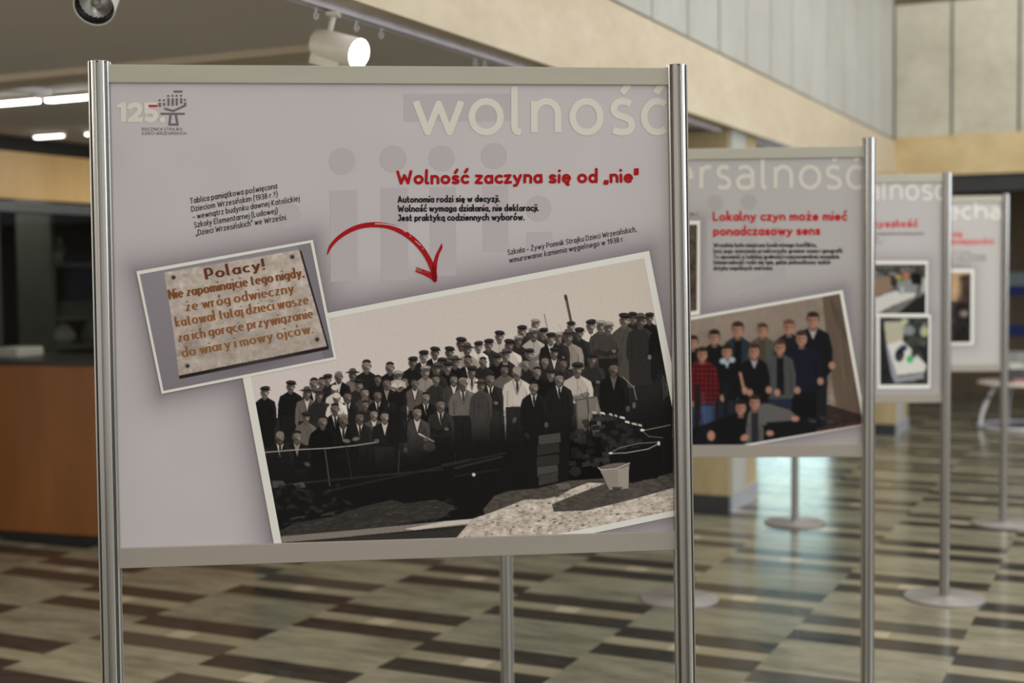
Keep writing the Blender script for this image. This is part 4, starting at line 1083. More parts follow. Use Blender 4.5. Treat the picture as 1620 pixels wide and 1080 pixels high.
people = [
 # back rows
 (419, 620, 15, 'c', K1), (460, 611, 15, 'c', K1), (497, 606, 16, 'b', K1, SH), (509.5, 604, 14, 'b', K1), (518, 600, 14, 'c', K2), (536, 595, 15, 'g', K1, SH), (558, 593, 14, 'h', MG),
 (580, 578, 17, 'b', K1), (617, 581, 16, 'b', K1), (653, 573, 15, 'c', K1), (670, 563, 15, 'c', K1, SH), (688, 557.5, 15, 'c', K1, SH), (711, 557, 15, 'c', LG),
 (729.3, 543, 16, 'c', WS_), (739, 553, 15, 'h', LG), (756.7, 548, 14, 'c', WS_), (773, 545, 15, 'c', K2), (790, 532, 15, 'c', WS_), (805.5, 546, 16, 'c', WS_), (820, 539, 14, 'lc', K2),
 (825.5, 523.5, 15, 'c', K2), (846.7, 513, 14, 'lc', K3), (844, 528, 16, 'lc', (136, 128, 120)), (859.5, 527, 14, 'c', K2), (871, 535, 15, 'c', K1, SH), (883, 534, 14, 'lc', K2),
 (903, 516, 13, 'c', K2), (899, 533, 17, 'h', LG), (916, 527, 15, 'c', K2), (934.5, 515, 16, 'c', WS_), (950, 516, 15, 'lc', K3), (962, 519, 16, 'lc', (66, 61, 57)), (987.8, 506, 18, 'c', (62, 57, 53)),
 (1001, 502, 14, 'c', K2), (1013.3, 508, 17, 'h', K2), (1027, 503, 14, 'c', K1), (1044, 512, 15, 'c', K1),
 (700, 574, 14, 'c', K2), (708, 581, 15, 'c', K1), (673, 588, 16, 'lc', LG), (629.5, 596, 16, 'lc', WS_), (598, 600, 13, 'b', K1), (640, 603, 13, 'b', K1), (764, 572, 14, 'b', K2), (786, 568, 14, 'c', K1),
 # middle rows
 (529.5, 616, 12, 'w', WS_), (532.5, 629, 13, 'w', WS_), (746.2, 588, 15, 'c', WS_, SH, True), (862, 571, 15, 'b', K2), (850, 588, 15, 'b', K1), (891, 575, 15, 'b', K2), (936.7, 568, 16, 'c', K2), (690, 600, 14, 'b', K2),
 (550, 627, 15, 'b', K1, SH, True), (577.5, 621, 15, 'b', K3, LG), (597.5, 625, 15, 'b', K1, SH, True), (673.7, 628, 15, 'b', K1, SH, True), (578, 640, 13, 'b', K2), (620, 640, 14, 'b', K1),
 (732.2, 606, 17, 'g', MG, SH, True), (775.6, 599, 17, 'b', K2, SH, True), (817.8, 589, 18, 'bald', WS_, SH, True), (884.4, 599, 17, 'b', K1, SH, True), (913.3, 584, 18, 'c', (160, 152, 142)), (970.7, 583, 18, 'b', K1, MG),
 (844.4, 612, 17, 'b', K1, SH, True), (697, 640, 17, 'b', K2, SH, True), (640, 650, 17, 'bald', K2, LG), (660, 652, 17, 'b', K3, SH, False),
 (530, 646, 16, 'b', K1, SH, True), (510.7, 666, 17, 'b', (15, 15, 15)), (543, 663.5, 18, 'g', K1, SH, True), (569, 660, 16, 'b', (24, 23, 22), SH, True), (608.7, 658.5, 16, 'b', K1, SH),
 (443, 691, 17, 'bald', K1, SH, True), (470, 690, 17, 'b', K1, LG)]
for x_, y_ in ((486, 622), (505, 625), (566, 608), (612, 606), (655, 606), (690, 584), (722, 573), (742, 570), (800, 562), (838, 560), (876, 558), (716, 600), (760, 610), (800, 585), (870, 592), (830, 575), (590, 655), (482, 660)):
    people.append((x_ + rg.uniform(-2, 2), y_, 14.5, rg.choice('bbcch'), rg.choice((K1, K2, K3, MG)), rg.choice((None, SH, LG))))
rows_ = sorted(people[:37], key=lambda p: p[1]); people = rows_ + sorted(people[37:], key=lambda p: p[1])
front = {(817.8, 589): dict(opened=True), (899, 533): dict(wide=1.15), (805.5, 546): dict(wide=1.05), (913.3, 584): dict(wide=1.1)}
for p in people:
    kw = dict(front.get((p[0], p[1]), {}))
    man(*p, **kw)
# arms crossed, hats in hand, roll of paper, trousers
cv.line([(617, 612), (632, 618), (645, 608)], 4, (92, 82, 74)); cv.poly([(618, 603), (626, 600), (634, 601), (641, 604), (643, 614), (632, 610), (620, 612)], (182, 174, 164), .8)
cv.poly([(617, 622), (643, 620), (645, 700), (612, 700)], K1, .9)
cv.ell(679, 707, 9.5, 7.5, (128, 120, 112), 1, 1.2); cv.ell(679, 703, 8, 4, (94, 88, 82), .8, 2); cv.line([(663, 686), (686, 698)], 2.8, (186, 178, 166)); cv.ell(674, 695, 4, 3.2, FACE, 1, 1.2)
cv.ell(834, 690, 3, 6.5, (86, 80, 74), 1, 1.2, R(-25)); cv.ell(814, 664, 3, 5, (88, 78, 70), .9, 1.2, R(20))
cv.line([(919, 622), (925, 630), (931, 623)], 1.2, (60, 55, 50))
cv.line([(985, 596), (1002, 612), (1007, 632)], 1.4, (128, 120, 110), .9); cv.ell(1003, 641, 2.6, 5, (128, 118, 108), .9, 1.2)
# the group fades into near-black coats and trousers towards the pit, as in the print
def diag(x): return np.interp(x, [372, 430, 480, 520, 600, 680, 740, 800, 860, 905, 950, 1000, 1060, 1120], [722, 708, 704, 690, 694, 668, 656, 648, 648, 640, 668, 620, 600, 590])
k = np.clip((cv.Y - diag(cv.X)) / 62, 0, 1)[..., None]; k = k * k * (3 - 2 * k)
cv.a = cv.a * (1 - k) + np.array((16, 15, 15)) * k
for q in ([(911, 632), (928, 628), (931, 652), (927, 690), (914, 692)], [(928, 628), (944, 626), (950, 650), (951, 690), (938, 690), (931, 650)]):
    cv.poly(q, (104, 98, 90)); cv.line([q[0], q[-1]], 2.5, (66, 62, 57), .7)
cv.line([(911, 633), (944, 627)], 1.4, (52, 48, 44)); cv.line([(930, 634), (931, 662)], 1.4, (52, 48, 44)); cv.line([(944, 640), (946, 685)], 2, (130, 122, 112), .6)
kk = np.clip((cv.Y - 655) / 45, 0, 1) * ((cv.X > 900) & (cv.X < 960)); cv.a = cv.a * (1 - .6 * kk[..., None])
# hand rail and posts
cv.line([(416, 715.5), (470, 711), (520, 708.5), (560, 704.5), (598, 699)], 1.7, (138, 130, 122)); cv.ell(596, 697, 4, 3, (92, 82, 76), .9, 1.2)
for a, b_, c in (((514, 710), (522, 768), 78), ((548, 706), (557, 758), 40), ((632, 712), (630, 748), 52), ((1040 - 320, 716), (1040 - 320, 735), 30)): cv.line([a, b_], 1.4, (c, c, c))
cv.ell(486, 734, 5, 3.2, (86, 76, 70), .8, 2, R(30)); cv.ell(563, 694, 6, 3, (118, 108, 100), .8, 2, R(-12)); cv.ell(548, 697, 6, 3, (120, 110, 102), .8, 2, R(8))
# stones, timber edge and pit
for a, b_, c in (((430, 768), (700, 742), 38), ((520, 776), (800, 716), 34), ((720, 740), (794, 722), 44), ((720, 753), (790, 742), 30), ((700, 735), (745, 726), 40)): cv.line([a, b_], 3.2, (c, c - 1, c - 2), .8)
cv.poly([(430, 760), (448, 760), (452, 768), (432, 772)], (64, 60, 56)); cv.poly([(464, 765), (480, 762), (484, 770), (470, 772)], (70, 66, 62))
for _ in range(46):
    x, y = rg.uniform(430, 560), rg.uniform(768, 812); c = rg.uniform(18, 44); cv.ell(x, y, rg.uniform(3, 8), rg.uniform(2, 4), (c, c - 1, c - 2), .7, 2, rg.uniform(-.5, .5))
cv.poly([(440, 840), (470, 826), (520, 818), (570, 802), (620, 790), (640, 796), (690, 790), (720, 800), (700, 818), (560, 842), (445, 856)], (52, 49, 46), .8)
for _ in range(260):
    x = rg.uniform(445, 715); y = 836 - (x - 445) * .12 + rg.uniform(-16, 16); c = rg.uniform(22, 84); cv.line([(x, y), (x + rg.uniform(4, 12), y - rg.uniform(-1, 4))], 1.1, (c, c - 2, c - 5), .6)
cv.poly([(445, 848), (560, 838), (700, 824), (776, 818), (780, 826), (700, 834), (560, 848), (445, 858)], (112, 105, 97)); cv.poly([(640, 836), (705, 824), (776, 818), (778, 824), (720, 830), (655, 838)], (176, 168, 158))
cv.line([(560, 849), (700, 836), (778, 828)], 3, (36, 34, 32))
cv.poly([(445, 858), (700, 838), (780, 828), (760, 846), (720, 862), (445, 870)], (44, 41, 39))
# sunlit rubble at the right, shaded patch, bucket, vat, brick pile
cv.poly([(764, 806), (782, 784), (806, 776), (850, 772), (900, 760), (960, 756), (1000, 764), (1062, 748), (1080, 745), (1080, 800), (1062, 806), (900, 842), (780, 850)], (66, 61, 56))
lit_q = [(722, 850), (748, 820), (778, 810), (804, 800), (830, 790), (860, 789), (884, 784), (902, 774), (930, 763), (958, 764), (900, 786), (873, 797), (876, 809), (928, 807), (975, 796), (1020, 784), (1070, 770), (1110, 762), (1110, 830), (900, 860), (720, 866)]
cv.poly(lit_q, (168, 158, 146)); lm = cv.pmask(lit_q)
cv.noise(11, 2.2, 21, lm, sx=2.2); cv.noise(9, 5, 22, lm, sx=2)
for _ in range(420):
    x, y = rg.uniform(725, 1080), rg.uniform(765, 858)
    if inside(np.array([x]), np.array([y]), lit_q)[0]:
        c = rg.uniform(45, 120); cv.ell(x, y, rg.uniform(.8, 3.4), rg.uniform(.5, 1.3), (c, c - 4, c - 8), rg.uniform(.4, .9), 1, R(-10))
gm_ = cv.pmask([(764, 806), (782, 784), (850, 772), (960, 750), (1080, 740), (1080, 790), (930, 812), (780, 850)]) * (1 - lm); cv.noise(6, 3, 23, gm_, sx=2)
for a, b_ in (((852, 688), (886, 684)), ((850, 704), (884, 700)), ((849, 722), (884, 718)), ((850, 738), (882, 734)), ((852, 752), (882, 746))):
    c = rg.uniform(34, 62); cv.poly([(a[0], a[1]), (b_[0], b_[1]), (b_[0] + 1, b_[1] + 15), (a[0], a[1] + 16)], (c, c - 3, c - 5))
    cv.line([a, b_], 1, (20, 19, 18))
cv.poly([(878, 765), (900, 764), (903, 772), (886, 774)], (88, 82, 76)); cv.ell(910, 745, 9, 8, (36, 34, 32), .9, 2)
for _ in range(110):
    x = rg.uniform(905, 1012); y = rg.uniform(652 + abs(x - 955) * .5, 735); c = rg.uniform(16, 46)
    cv.poly([(x - 6, y - 3), (x + 5, y - 5), (x + 7, y + 2), (x - 5, y + 4)], (c, c - 1, c - 2), .9)
for x, y, w in ((953, 653, 7), (966, 655, 5), (974, 657, 4), (984, 660, 8), (992, 667, 7), (1003, 670, 8), (1012, 672, 6), (940, 652, 6)): cv.poly([(x - w / 2, y - 2), (x + w / 2, y - 1), (x + w / 2 + 1, y + 3), (x - w / 2, y + 1)], rg.choice([(190, 182, 172), (160, 152, 142)]))
cv.line([(1016, 681), (1060, 672)], 1.3, (120, 112, 104)); cv.ell(1016, 680, 3.6, 2.2, (190, 182, 172), 1, 1); cv.line([(1018, 683), (1026, 690), (1048, 692)], 1.3, (92, 86, 80))
cv.poly([(963, 716), (1045, 700), (1047, 745), (1040, 756), (990, 762), (966, 740)], (13, 12, 12)); cv.line([(964, 717), (980, 708), (1010, 701), (1043, 699)], 1.3, (108, 102, 95)); cv.line([(964, 717), (990, 716), (1025, 710), (1043, 701)], 1.5, (140, 132, 124)); cv.ell(966, 716.5, 3.2, 1.6, (205, 196, 186)); cv.ell(1042, 701, 2.2, 3.4, (196, 188, 178))
cv.poly([(948, 741), (995, 733), (994, 772), (964, 774.5)], (124, 117, 108)); cv.poly([(976, 737), (995, 733), (994, 772), (980, 774)], (140, 132, 122), .7); cv.ell(971, 737.5, 24, 5, (92, 86, 80), 1, 1, R(-8)); cv.line([(946, 739), (951, 743), (975, 741), (996, 732)], 1.3, (178, 170, 158)); cv.poly([(968, 770), (986, 770), (980, 776), (970, 776)], (50, 46, 42), .8)
cv.ell(749.5, 750.5, 2.8, 2.8, (185, 176, 166))
for k_ in range(12): cv.line([(1040 + rg.uniform(0, 18), 590 + rg.uniform(-20, 20)), (1046 + rg.uniform(0, 16), 620 + rg.uniform(-10, 12))], 1, (60 + rg.uniform(0, 60),) * 3, .5)
cv.noise(2.2, 1.3, 31)
cv.a = cv.a * np.array([1.0, .975, .955]) + np.array([1.0, .8, .2])
ik = Ink(to1); mid = [((a[0] + b_[0]) / 2, (a[1] + b_[1]) / 2) for a, b_ in zip(CR_O, CR_I)]
ik.grid(cv, 9, clipq(mid, q1))
for i in range(4):
    j = (i + 1) % 4; f_ = clipq([CR_O[i], CR_O[j], CR_I[j], CR_I[i]], q1)
    if len(f_) > 2: ik.face(f_, WHITE, 11)
label_part(ik.build('photograph', board1), 'black and white crowd photograph with white border, tilted')

# ================================================================== second stand
stand2, board2, to2, q2 = stand((-.0258, 4.15506), -.05397, .8228, 1.775, (0, 0),
    'second exhibition stand, its poster titled "uniwersalność" with a photograph of teenagers')
PH_O = [(1024, 513.7), (1333, 458.7), (1371, 671), (1060, 727)]
PH_I = [(1030, 517), (1328.5, 464.3), (1365.5, 671), (1064, 722)]
PV_O = [(930, 352), (1107.5, 349), (1107, 497), (960, 520)]
PV_I = [(936, 358), (1103, 355), (1102.5, 491), (964, 513)]
ik = sheet(board2, to2, q2, [(PH_O, 18, SHADOW, .8), (PV_O, 15, SHADOW, .7)], (153, 146, 140), 7)
for cx, cy, r in ((1131.8, 320.8, 12.5), (1184.7, 319.6, 12.5), (1078, 322, 12.5), (1028, 324, 12.5), (1229, 371, 12.5)): ik.disc(cx, cy, r, r, (144, 136, 133), 2)
for x0, x1, y0, y1 in ((1119, 1144, 348, 432), (1172, 1197, 347, 410), (1066, 1090, 350, 440)): ik.face([(x0, y0), (x1, y0), (x1, y1), (x0, y1)], (148, 141, 137), 2)
ik.face([(1240, 370), (1243, 440), (1190, 455), (1160, 470), (1150, 460), (1238, 420)], (147, 140, 137), 2)
poster2 = ik.build('poster', board2)
ik = Ink(to2)
big_word(ik, [('u', 926, 957), ('n', 965, 996), ('i', 1002, 1010), ('w', 1014, 1056), ('e', 1066, 1097), ('r', 1106, 1128), ('s', 1132.5, 1157), ('a', 1163.5, 1193.5), ('l', 1203, 1215.5), ('n', 1223.5, 1255), ('o', 1263, 1299.5), ('ś', 1305, 1332), ('ć', 1337.5, 1366)], 300.5, 40, 6.6, (176, 169, 155), 5)
label_part(ik.build('title_word', board2), 'large pale printed word "uniwersalność"')
ik = Ink(to2)
ik.text('Lokalny czyn może mieć', (1129.2, 349.8), (1338.4, 349.2), 10.4, (158, 26, 26), 6, w=.31, jig=1, track=.19, space=.62, seed=6)
ik.text('ponadczasowy sens', (1129.6, 373), (1296.4, 372), 10.4, (158, 26, 26), 6, w=.31, jig=1, track=.19, space=.62, seed=7)
label_part(ik.build('headline', board2), 'red two line headline')
ik = Ink(to2)
for txt, y, x1 in (('Września była miejscem konkretnego konfliktu,', 391.2, 1291.5), ('lecz jego znaczenie przekroczyło granice czasu i geografii.', 400.4, 1333), ('To opowieść o ludzkiej godności rozpoznawalnej wszędzie.', 409.5, 1328.5), ('Uniwersalność rodzi się tam, gdzie jednostkowy wybór', 418.3, 1314), ('dotyka wspólnych wartości.', 427.5, 1222.5)):
    ik.text(txt, (1129, y), (x1, y - .4), 5.0, INKC, 6, w=.28, jig=1, track=.2, space=.6, seed=int(y))
label_part(ik.build('body_text', board2), 'bold black five line text')
cv = Canvas(1018, 452, 1376, 730, 1.6, (128, 111, 97))
cv.noise(5, 20, 41); cv.noise(4, 5, 42)
cv.ell(1190, 500, 130, 50, (150, 133, 117), .55, 80)
cv.poly([(1300, 462), (1336, 455), (1376, 670), (1340, 690), (1322, 640), (1308, 540)], (92, 74, 60), .85)
for k in range(26):
    x = rg.uniform(1302, 1350); y = rg.uniform(470, 640); c = rg.uniform(52, 120); cv.line([(x, y), (x + rg.uniform(6, 16), y + rg.uniform(40, 80))], rg.uniform(1.5, 4), (c, c * .84, c * .70), .4)
cv.poly([(1020, 650), (1180, 640), (1312, 640), (1376, 660), (1376, 735), (1020, 735)], (44, 32, 27), .9)
cv.poly([(1100, 718), (1180, 700), (1290, 680), (1376, 662), (1376, 740), (1050, 740)], (74, 48, 38), .9); cv.noise(4, 3, 44, cv.pmask([(1100, 718), (1290, 676), (1376, 655), (1376, 740), (1050, 740)]))
SK = (168, 122, 100)
def teen(x, y, h, coat, hair=(38, 26, 22), pants=(26, 26, 30), legs=True, hands=(), inner=None, plaid=False, long=False, skin=SK, W=1.0, collar=None):
    w_ = W * h; sh = tuple(c * .7 for c in skin); lo = tuple(c * .6 for c in coat)
    if legs: cv.poly([(x - .8 * w_, y + 3.2 * h), (x + .85 * w_, y + 3.2 * h), (x + .78 * w_, y + 7 * h), (x + .1 * h, y + 7 * h), (x, y + 4.4 * h), (x - .12 * h, y + 7 * h), (x - .75 * w_, y + 7 * h)], pants)
    cv.poly([(x - .25 * h, y + .48 * h), (x - .9 * w_, y + .9 * h), (x - 1.12 * w_, y + 1.9 * h), (x - 1.15 * w_, y + 3.2 * h), (x - .85 * w_, y + 3.7 * h), (x + .85 * w_, y + 3.7 * h), (x + 1.15 * w_, y + 3.2 * h), (x + 1.12 * w_, y + 1.9 * h), (x + .9 * w_, y + .9 * h), (x + .25 * h, y + .48 * h)], coat)
    for sx in (-1, 1): cv.line([(x + sx * .75 * w_, y + 1.5 * h), (x + sx * .8 * w_, y + 3.4 * h)], 1.6, lo, .7)
    if inner: cv.poly([(x - .25 * h, y + .6 * h), (x + .25 * h, y + .6 * h), (x + .3 * h, y + 3.4 * h), (x - .25 * h, y + 3.4 * h)], inner)
    if collar: cv.poly([(x - .3 * h, y + .55 * h), (x + .3 * h, y + .55 * h), (x, y + 1.3 * h)], collar)
    if plaid:
        for k in range(9):
            yy = y + .9 * h + k * .36 * h; cv.line([(x - 1.1 * w_, yy), (x + 1.1 * w_, yy + 1)], 2.6, (24, 14, 16), .75)
        for k in range(8):
            xx = x - 1.05 * w_ + k * .30 * w_; cv.line([(xx, y + .8 * h), (xx - 1, y + 3.7 * h)], 2.6, (24, 14, 16), .75)
    for hx, hy in hands: cv.ell(x + hx * h, y + hy * h, .22 * h, .26 * h, skin, .95, 2)
    if long: cv.ell(x, y + .12 * h, .5 * h, .66 * h, hair, 1, 2)
    cv.poly([(x - .18 * h, y + .2 * h), (x + .18 * h, y + .2 * h), (x + .2 * h, y + .75 * h), (x - .2 * h, y + .75 * h)], sh)
    cv.ell(x, y - .06 * h, .42 * h, .5 * h, hair, 1, 1.6); cv.ell(x, y + .06 * h, .36 * h, .44 * h, skin, 1, 1.6); cv.ell(x - .2 * h, y + .1 * h, .14 * h, .34 * h, sh, .7, 3)
    cv.ell(x, y - .36 * h, .38 * h, .18 * h, hair, .95, 1.6)
    for sx in (-.14, .14): cv.ell(x + sx * h, y - .0 * h, .08 * h, .05 * h, (50, 32, 28), .9, 1.2)
    cv.line([(x, y + .05 * h), (x - .02 * h, y + .16 * h)], 1.0, sh, .8); cv.line([(x - .12 * h, y + .28 * h), (x + .12 * h, y + .28 * h)], 1.2, (112, 58, 52), .8)
for a in ((1096, 541, 20, (22, 20, 21), (44, 30, 24)), (1130, 533, 22, (18, 17, 19), (34, 24, 22)), ):
    teen(*a)
teen(1167, 521, 23, (38, 44, 54), (52, 34, 26), inner=(17, 16, 18), W=.95)
teen(1206, 522, 21, (78, 74, 68), (72, 50, 38), inner=(70, 62, 48))
teen(1248, 517, 22, (24, 25, 30), (96, 66, 46), W=.95)
teen(1286, 506, 24, (20, 20, 22), (46, 32, 26), collar=(168, 156, 152), hands=((1.25, 3.0),), W=1.15)
teen(1268, 535, 23, (20, 22, 34), (58, 40, 32), hands=((1.3, 2.95),), W=1.25, pants=(16, 15, 17))
teen(1234, 549, 22, (70, 70, 68), (70, 48, 36), inner=(20, 20, 22), hands=((-.2, 3.25), (1.25, 3.1)), pants=(32, 40, 54), W=1.0)
teen(1193, 555, 22, (17, 17, 19), (60, 40, 30), collar=(160, 150, 148), hands=((-.3, 3.0), (1.05, 2.8)), pants=(24, 26, 34), W=1.0)
teen(1150, 556, 21, (17, 17, 20), (42, 28, 24), hands=((1.35, 2.9),), pants=(30, 33, 42), W=.8, collar=(156, 166, 168))
cv.line([(1171, 590), (1178, 622)], 4, SK); cv.ell(1144, 571, 5.5, 4.5, (158, 170, 172), 1, 2); cv.ell(1158, 569, 5, 4.5, (158, 170, 172), 1, 2)
teen(1111, 560, 21, (120, 24, 26), (44, 28, 22), pants=(56, 70, 98), plaid=True, hands=((-.6, 3.75), (1.55, 3.3)), W=1.1)
cv.poly([(1098, 612), (1107, 606), (1109, 660), (1104, 690), (1096, 690)], (30, 26, 26)); cv.poly([(1142, 604), (1152, 606), (1152, 690), (1140, 690), (1146, 640)], (22, 22, 26)); cv.line([(1126, 616), (1128, 690)], 2.5, (30, 36, 54), .8); cv.line([(1112, 622), (1117, 680)], 2, (74, 92, 124), .6)
cv.poly([(1060, 690), (1200, 640), (1230, 640), (1300, 664), (1290, 682), (1190, 702), (1100, 722), (1050, 724)], (17, 16, 18), .92)
teen(1172, 644, 22, (17, 16, 18), (34, 24, 22), legs=False, W=1.25)
cv.poly([(1192, 640), (1215, 638), (1250, 648), (1262, 660), (1250, 668), (1220, 672), (1200, 672)], (92, 88, 84)); cv.poly([(1192, 660), (1204, 672), (1206, 684), (1194, 682)], (70, 68, 66))
teen(1194, 636, 22, (92, 88, 84), (46, 32, 27), legs=False, W=.55, inner=(40, 38, 40))
cv.poly([(1212, 668), (1290, 662), (1304, 676), (1216, 690)], (19, 19, 24)); cv.ell(1258, 662, 6.5, 4.5, SK, 1, 2); cv.ell(1218, 685, 6, 4.5, SK, 1, 2); cv.ell(1178, 692, 7, 5, SK, 1, 2, R(-30)); cv.ell(1125, 689, 6, 8, SK, 1, 2)
for x, y in ((1284, 664), (1302, 660), (1312, 664), (1322, 655)): cv.ell(x, y, 7, 3.5, (40, 36, 36), .9, 2, R(10)); cv.line([(x - 4, y + 2), (x + 6, y + 2.5)], 1.2, (110, 104, 100), .6)
cv.a *= np.array([.86, .86, .86])
ik = Ink(to2)
ik.grid(cv, 9, clipq([((a[0] + b_[0]) / 2, (a[1] + b_[1]) / 2) for a, b_ in zip(PH_O, PH_I)], q2))
for i in range(4):
    j = (i + 1) % 4; f_ = clipq([PH_O[i], PH_O[j], PH_I[j], PH_I[i]], q2)
    if len(f_) > 2: ik.face(f_, WHITE, 11)
label_part(ik.build('photograph', board2), 'tilted colour photograph of teenagers before a brown wall')
cv = Canvas(926, 345, 1112, 524, 2.2, (120, 104, 88)); cv.noise(16, 14, 51); cv.noise(10, 5, 52); cv.poly([(1075, 350), (1112, 350), (1112, 520), (1085, 520)], (52, 40, 34), .8); cv.noise(8, 4, 53)
ik = Ink(to2); ik.grid(cv, 4, [((a[0] + b_[0]) / 2, (a[1] + b_[1]) / 2) for a, b_ in zip(PV_O, PV_I)]); framed(ik, PV_O, PV_I, WHITE, 6)
ik.text('Szkoła w 1938 r.', (1045, 342), (1105, 341), 3.6, INKC, 6, w=.16, slant=.18)
label_part(ik.build('photograph', board2), 'small brown vintage picture mostly hidden by the front stand')

# ================================================================== third stand
stand3, board3, to3, q3 = stand((.70439, 5.63738), -.02668, .8372, 1.7953, (0, 0),
    'third exhibition stand, its poster with two small desk pictures one above the other')
PA_O = [(1322, 412.5), (1468, 412.5), (1467.5, 500), (1322, 500)]; PA_I = [(1326, 418), (1464.5, 418), (1464, 496), (1326, 496)]
PB_O = [(1386.7, 496.7), (1472.7, 497.3), (1471.7, 614.5), (1388, 615)]; PB_I = [(1391.5, 501.5), (1469, 502), (1468.3, 608), (1392, 608.5)]
ik = sheet(board3, to3, q3, [(PA_O, 10, SHADOW, .55), (PB_O, 10, SHADOW, .55)], (157, 150, 144), 9)
poster3 = ik.build('poster', board3)
ik = Ink(to3)
big_word(ik, [('a', 1295, 1314), ('k', 1319, 1335), ('t', 1338, 1349), ('u', 1354, 1372), ('a', 1375, 1391), ('l', 1396, 1402.5), ('n', 1408, 1428), ('o', 1432, 1454), ('ś', 1458, 1475.5), ('ć', 1479, 1494)], 317, 25.5, 4.3, (186, 178, 166), 5)
label_part(ik.build('title_word', board3), 'large pale printed word ending in "lność"')
ik = Ink(to3); ik.text('przyszłość', (1364, 359.8), (1450.5, 359.2), 8.2, (168, 36, 34), 6, w=.31, jig=1, track=.19)
label_part(ik.build('headline', board3), 'red headline')
ik = Ink(to3)
for txt, y, x1 in (('Dziedzictwo jest zobowiązaniem teraźniejszości', 371.8, 1461), ('codziennej pamięci', 378.4, 1388), ('i wspólnoty', 384.6, 1396)): ik.text(txt.replace('ź', 'ż'), (1330, y), (x1, y - .3), 3.6, (84, 78, 76), 6, w=.2)
label_part(ik.build('body_text', board3), 'small grey text')
cv = Canvas(1320, 410, 1470, 502, 1.8, (74, 70, 64)); cv.noise(16, 8, 61)
cv.poly([(1320, 410), (1470, 410), (1470, 428), (1320, 432)], (58, 56, 48)); cv.noise(20, 4, 62, cv.pmask([(1320, 410), (1470, 410), (1470, 434), (1320, 440)]))
cv.poly([(1320, 440), (1408, 437), (1418, 455), (1388, 468), (1320, 472)], (112, 92, 74)); cv.poly([(1408, 434), (1420, 438), (1418, 456), (1410, 452)], (40, 34, 30))
cv.poly([(1320, 482), (1386, 470), (1418, 459), (1424, 464), (1450, 462), (1446, 470), (1410, 484), (1388, 496), (1320, 500)], (168, 162, 152)); cv.poly([(1400, 494), (1446, 470), (1452, 474), (1414, 500), (1396, 500)], (92, 88, 82)); cv.poly([(1446, 474), (1470, 462), (1470, 502), (1412, 502)], (26, 24, 22))
cv.poly([(1420, 443), (1436, 440), (1452, 448), (1450, 462), (1424, 464), (1419, 455)], (112, 110, 106)); cv.ell(1421, 438, 5, 4, (150, 138, 70), .8, 3); cv.ell(1433, 436, 5, 3.5, (186, 82, 52), .9, 3); cv.ell(1427, 443, 5, 3, (92, 96, 60), .8, 3)
cv.poly([(1440, 432), (1457, 431), (1458, 450), (1443, 450)], (12, 12, 14)); cv.poly([(1460, 440), (1470, 440), (1470, 462), (1456, 462)], (140, 138, 128)); cv.line([(1428, 455), (1427, 464)], 4, (150, 152, 156))
ik = Ink(to3); ik.grid(cv, 4, PA_O); framed(ik, PA_O, PA_I, WHITE, 6); label_part(ik.build('photograph', board3), 'upper picture of a pale desk with dark screen')
cv = Canvas(1384, 494, 1476, 618, 1.8, (46, 46, 42)); cv.noise(14, 6, 63)
cv.poly([(1398, 508), (1432, 508), (1428, 540), (1420, 548), (1402, 546)], (150, 142, 120)); cv.ell(1431, 508, 6, 5, (160, 166, 130), .8, 3)
cv.poly([(1400, 546), (1426, 538), (1442, 552), (1466, 578), (1462, 588), (1418, 594), (1410, 580)], (178, 172, 162)); cv.poly([(1398, 544), (1404, 546), (1420, 596), (1460, 590), (1462, 598), (1416, 606), (1408, 590)], (124, 120, 122))
cv.ell(1438, 522, 10, 8, (118, 118, 116), .9, 4); cv.ell(1462, 524, 7, 9, (150, 152, 128), .9, 4); cv.ell(1464, 526, 3, 5, (160, 150, 60), .7, 3)
cv.ell(1423, 561, 7, 11, (18, 18, 20), 1, 2, R(10)); cv.ell(1429, 550, 6, 5, (26, 26, 32), 1, 2); cv.ell(1427, 547, 3, 2, (92, 120, 160), .8, 1.5); cv.ell(1447, 556, 5, 10, (34, 32, 32), .9, 2, R(15)); cv.ell(1439.5, 568, 5, 5.5, (46, 140, 78), 1, 2.5); cv.line([(1424, 560), (1422, 568)], 3, (90, 80, 72), .7)
cv.poly([(1384, 500), (1398, 508), (1404, 560), (1414, 612), (1384, 618)], (24, 24, 26), .85); cv.poly([(1450, 545), (1476, 555), (1476, 590), (1466, 578)], (22, 22, 22), .8)
ik = Ink(to3); ik.grid(cv, 8, [((a[0] + b_[0]) / 2, (a[1] + b_[1]) / 2) for a, b_ in zip(PB_O, PB_I)]); framed(ik, PB_O, PB_I, WHITE, 10); label_part(ik.build('photograph', board3), 'lower picture of papers with small dark objects')

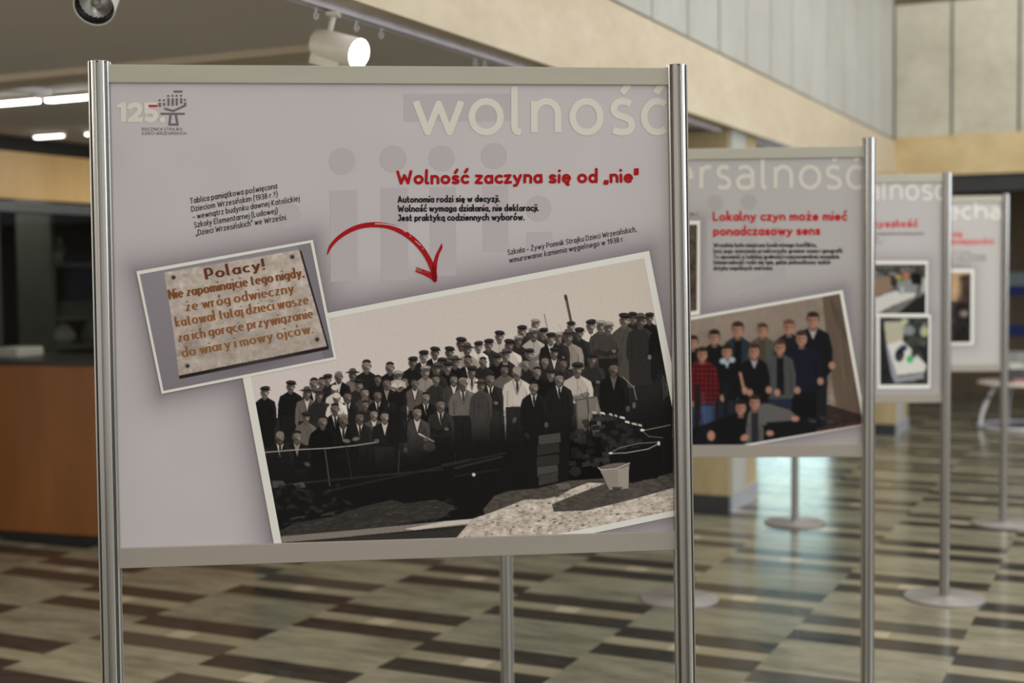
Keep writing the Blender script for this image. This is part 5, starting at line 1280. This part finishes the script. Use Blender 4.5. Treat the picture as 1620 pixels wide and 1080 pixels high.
# ================================================================== fourth stand
stand4, board4, to4, q4_ = stand((1.56122, 7.34753), -.08868, .8391, 1.7926, (0, 0),
    'farthest exhibition stand at right, its poster title ending in "echa"')
PC_O = [(1462, 426), (1541, 425.5), (1540, 545), (1463, 546)]; PC_I = [(1465, 431), (1536, 430.5), (1535.5, 541), (1466, 542)]
ik = sheet(board4, to4, q4_, [(PC_O, 9, SHADOW, .5)], (158, 151, 143), 10); poster4 = ik.build('poster', board4)
ik = Ink(to4); big_word(ik, [('e', 1500.5, 1518), ('c', 1521, 1538), ('h', 1541.5, 1562.5), ('a', 1566.5, 1583)], 347, 20.5, 4, (190, 184, 170), 5); label_part(ik.build('title_word', board4), 'pale printed word "echa"')
ik = Ink(to4); ik.text('Historia toczy się', (1420, 375.4), (1521.5, 374.6), 6.6, (178, 60, 54), 6, w=.31, jig=1, track=.19); ik.text('w naszej teraźniejszości'.replace('ź', 'ż'), (1420, 387.4), (1570.5, 386), 6.6, (178, 60, 54), 6, w=.31, jig=1, track=.19); label_part(ik.build('headline', board4), 'red two line headline')
ik = Ink(to4)
for txt, y, x1 in (('Opowieść trwa w nas', 400.8, 1534), ('dzieci tamtych dni i ich odwaga', 407, 1559), ('do dziś uczą nas odpowiedzi', 413.4, 1560), ('podpis do zdjęcia', 422, 1534)): ik.text(txt, (1440, y), (x1, y - .5), 3.6, (96, 90, 86), 6, w=.2)
label_part(ik.build('body_text', board4), 'small grey text')
cv = Canvas(1460, 423, 1544, 548, 2, (150, 120, 92)); cv.poly([(1516, 436), (1540, 432), (1540, 548), (1508, 548)], (52, 38, 32)); cv.poly([(1462, 470), (1540, 480), (1540, 548), (1462, 548)], (24, 21, 19), .9); cv.ell(1525, 496, 7, 5, (120, 104, 92), .9, 4); cv.ell(1515, 455, 6, 20, (168, 140, 96), .6, 5); cv.noise(6, 6, 71)
ik = Ink(to4); ik.grid(cv, 4, PC_O); framed(ik, PC_O, PC_I, WHITE, 6); label_part(ik.build('photograph', board4), 'dark brown picture on the farthest poster')
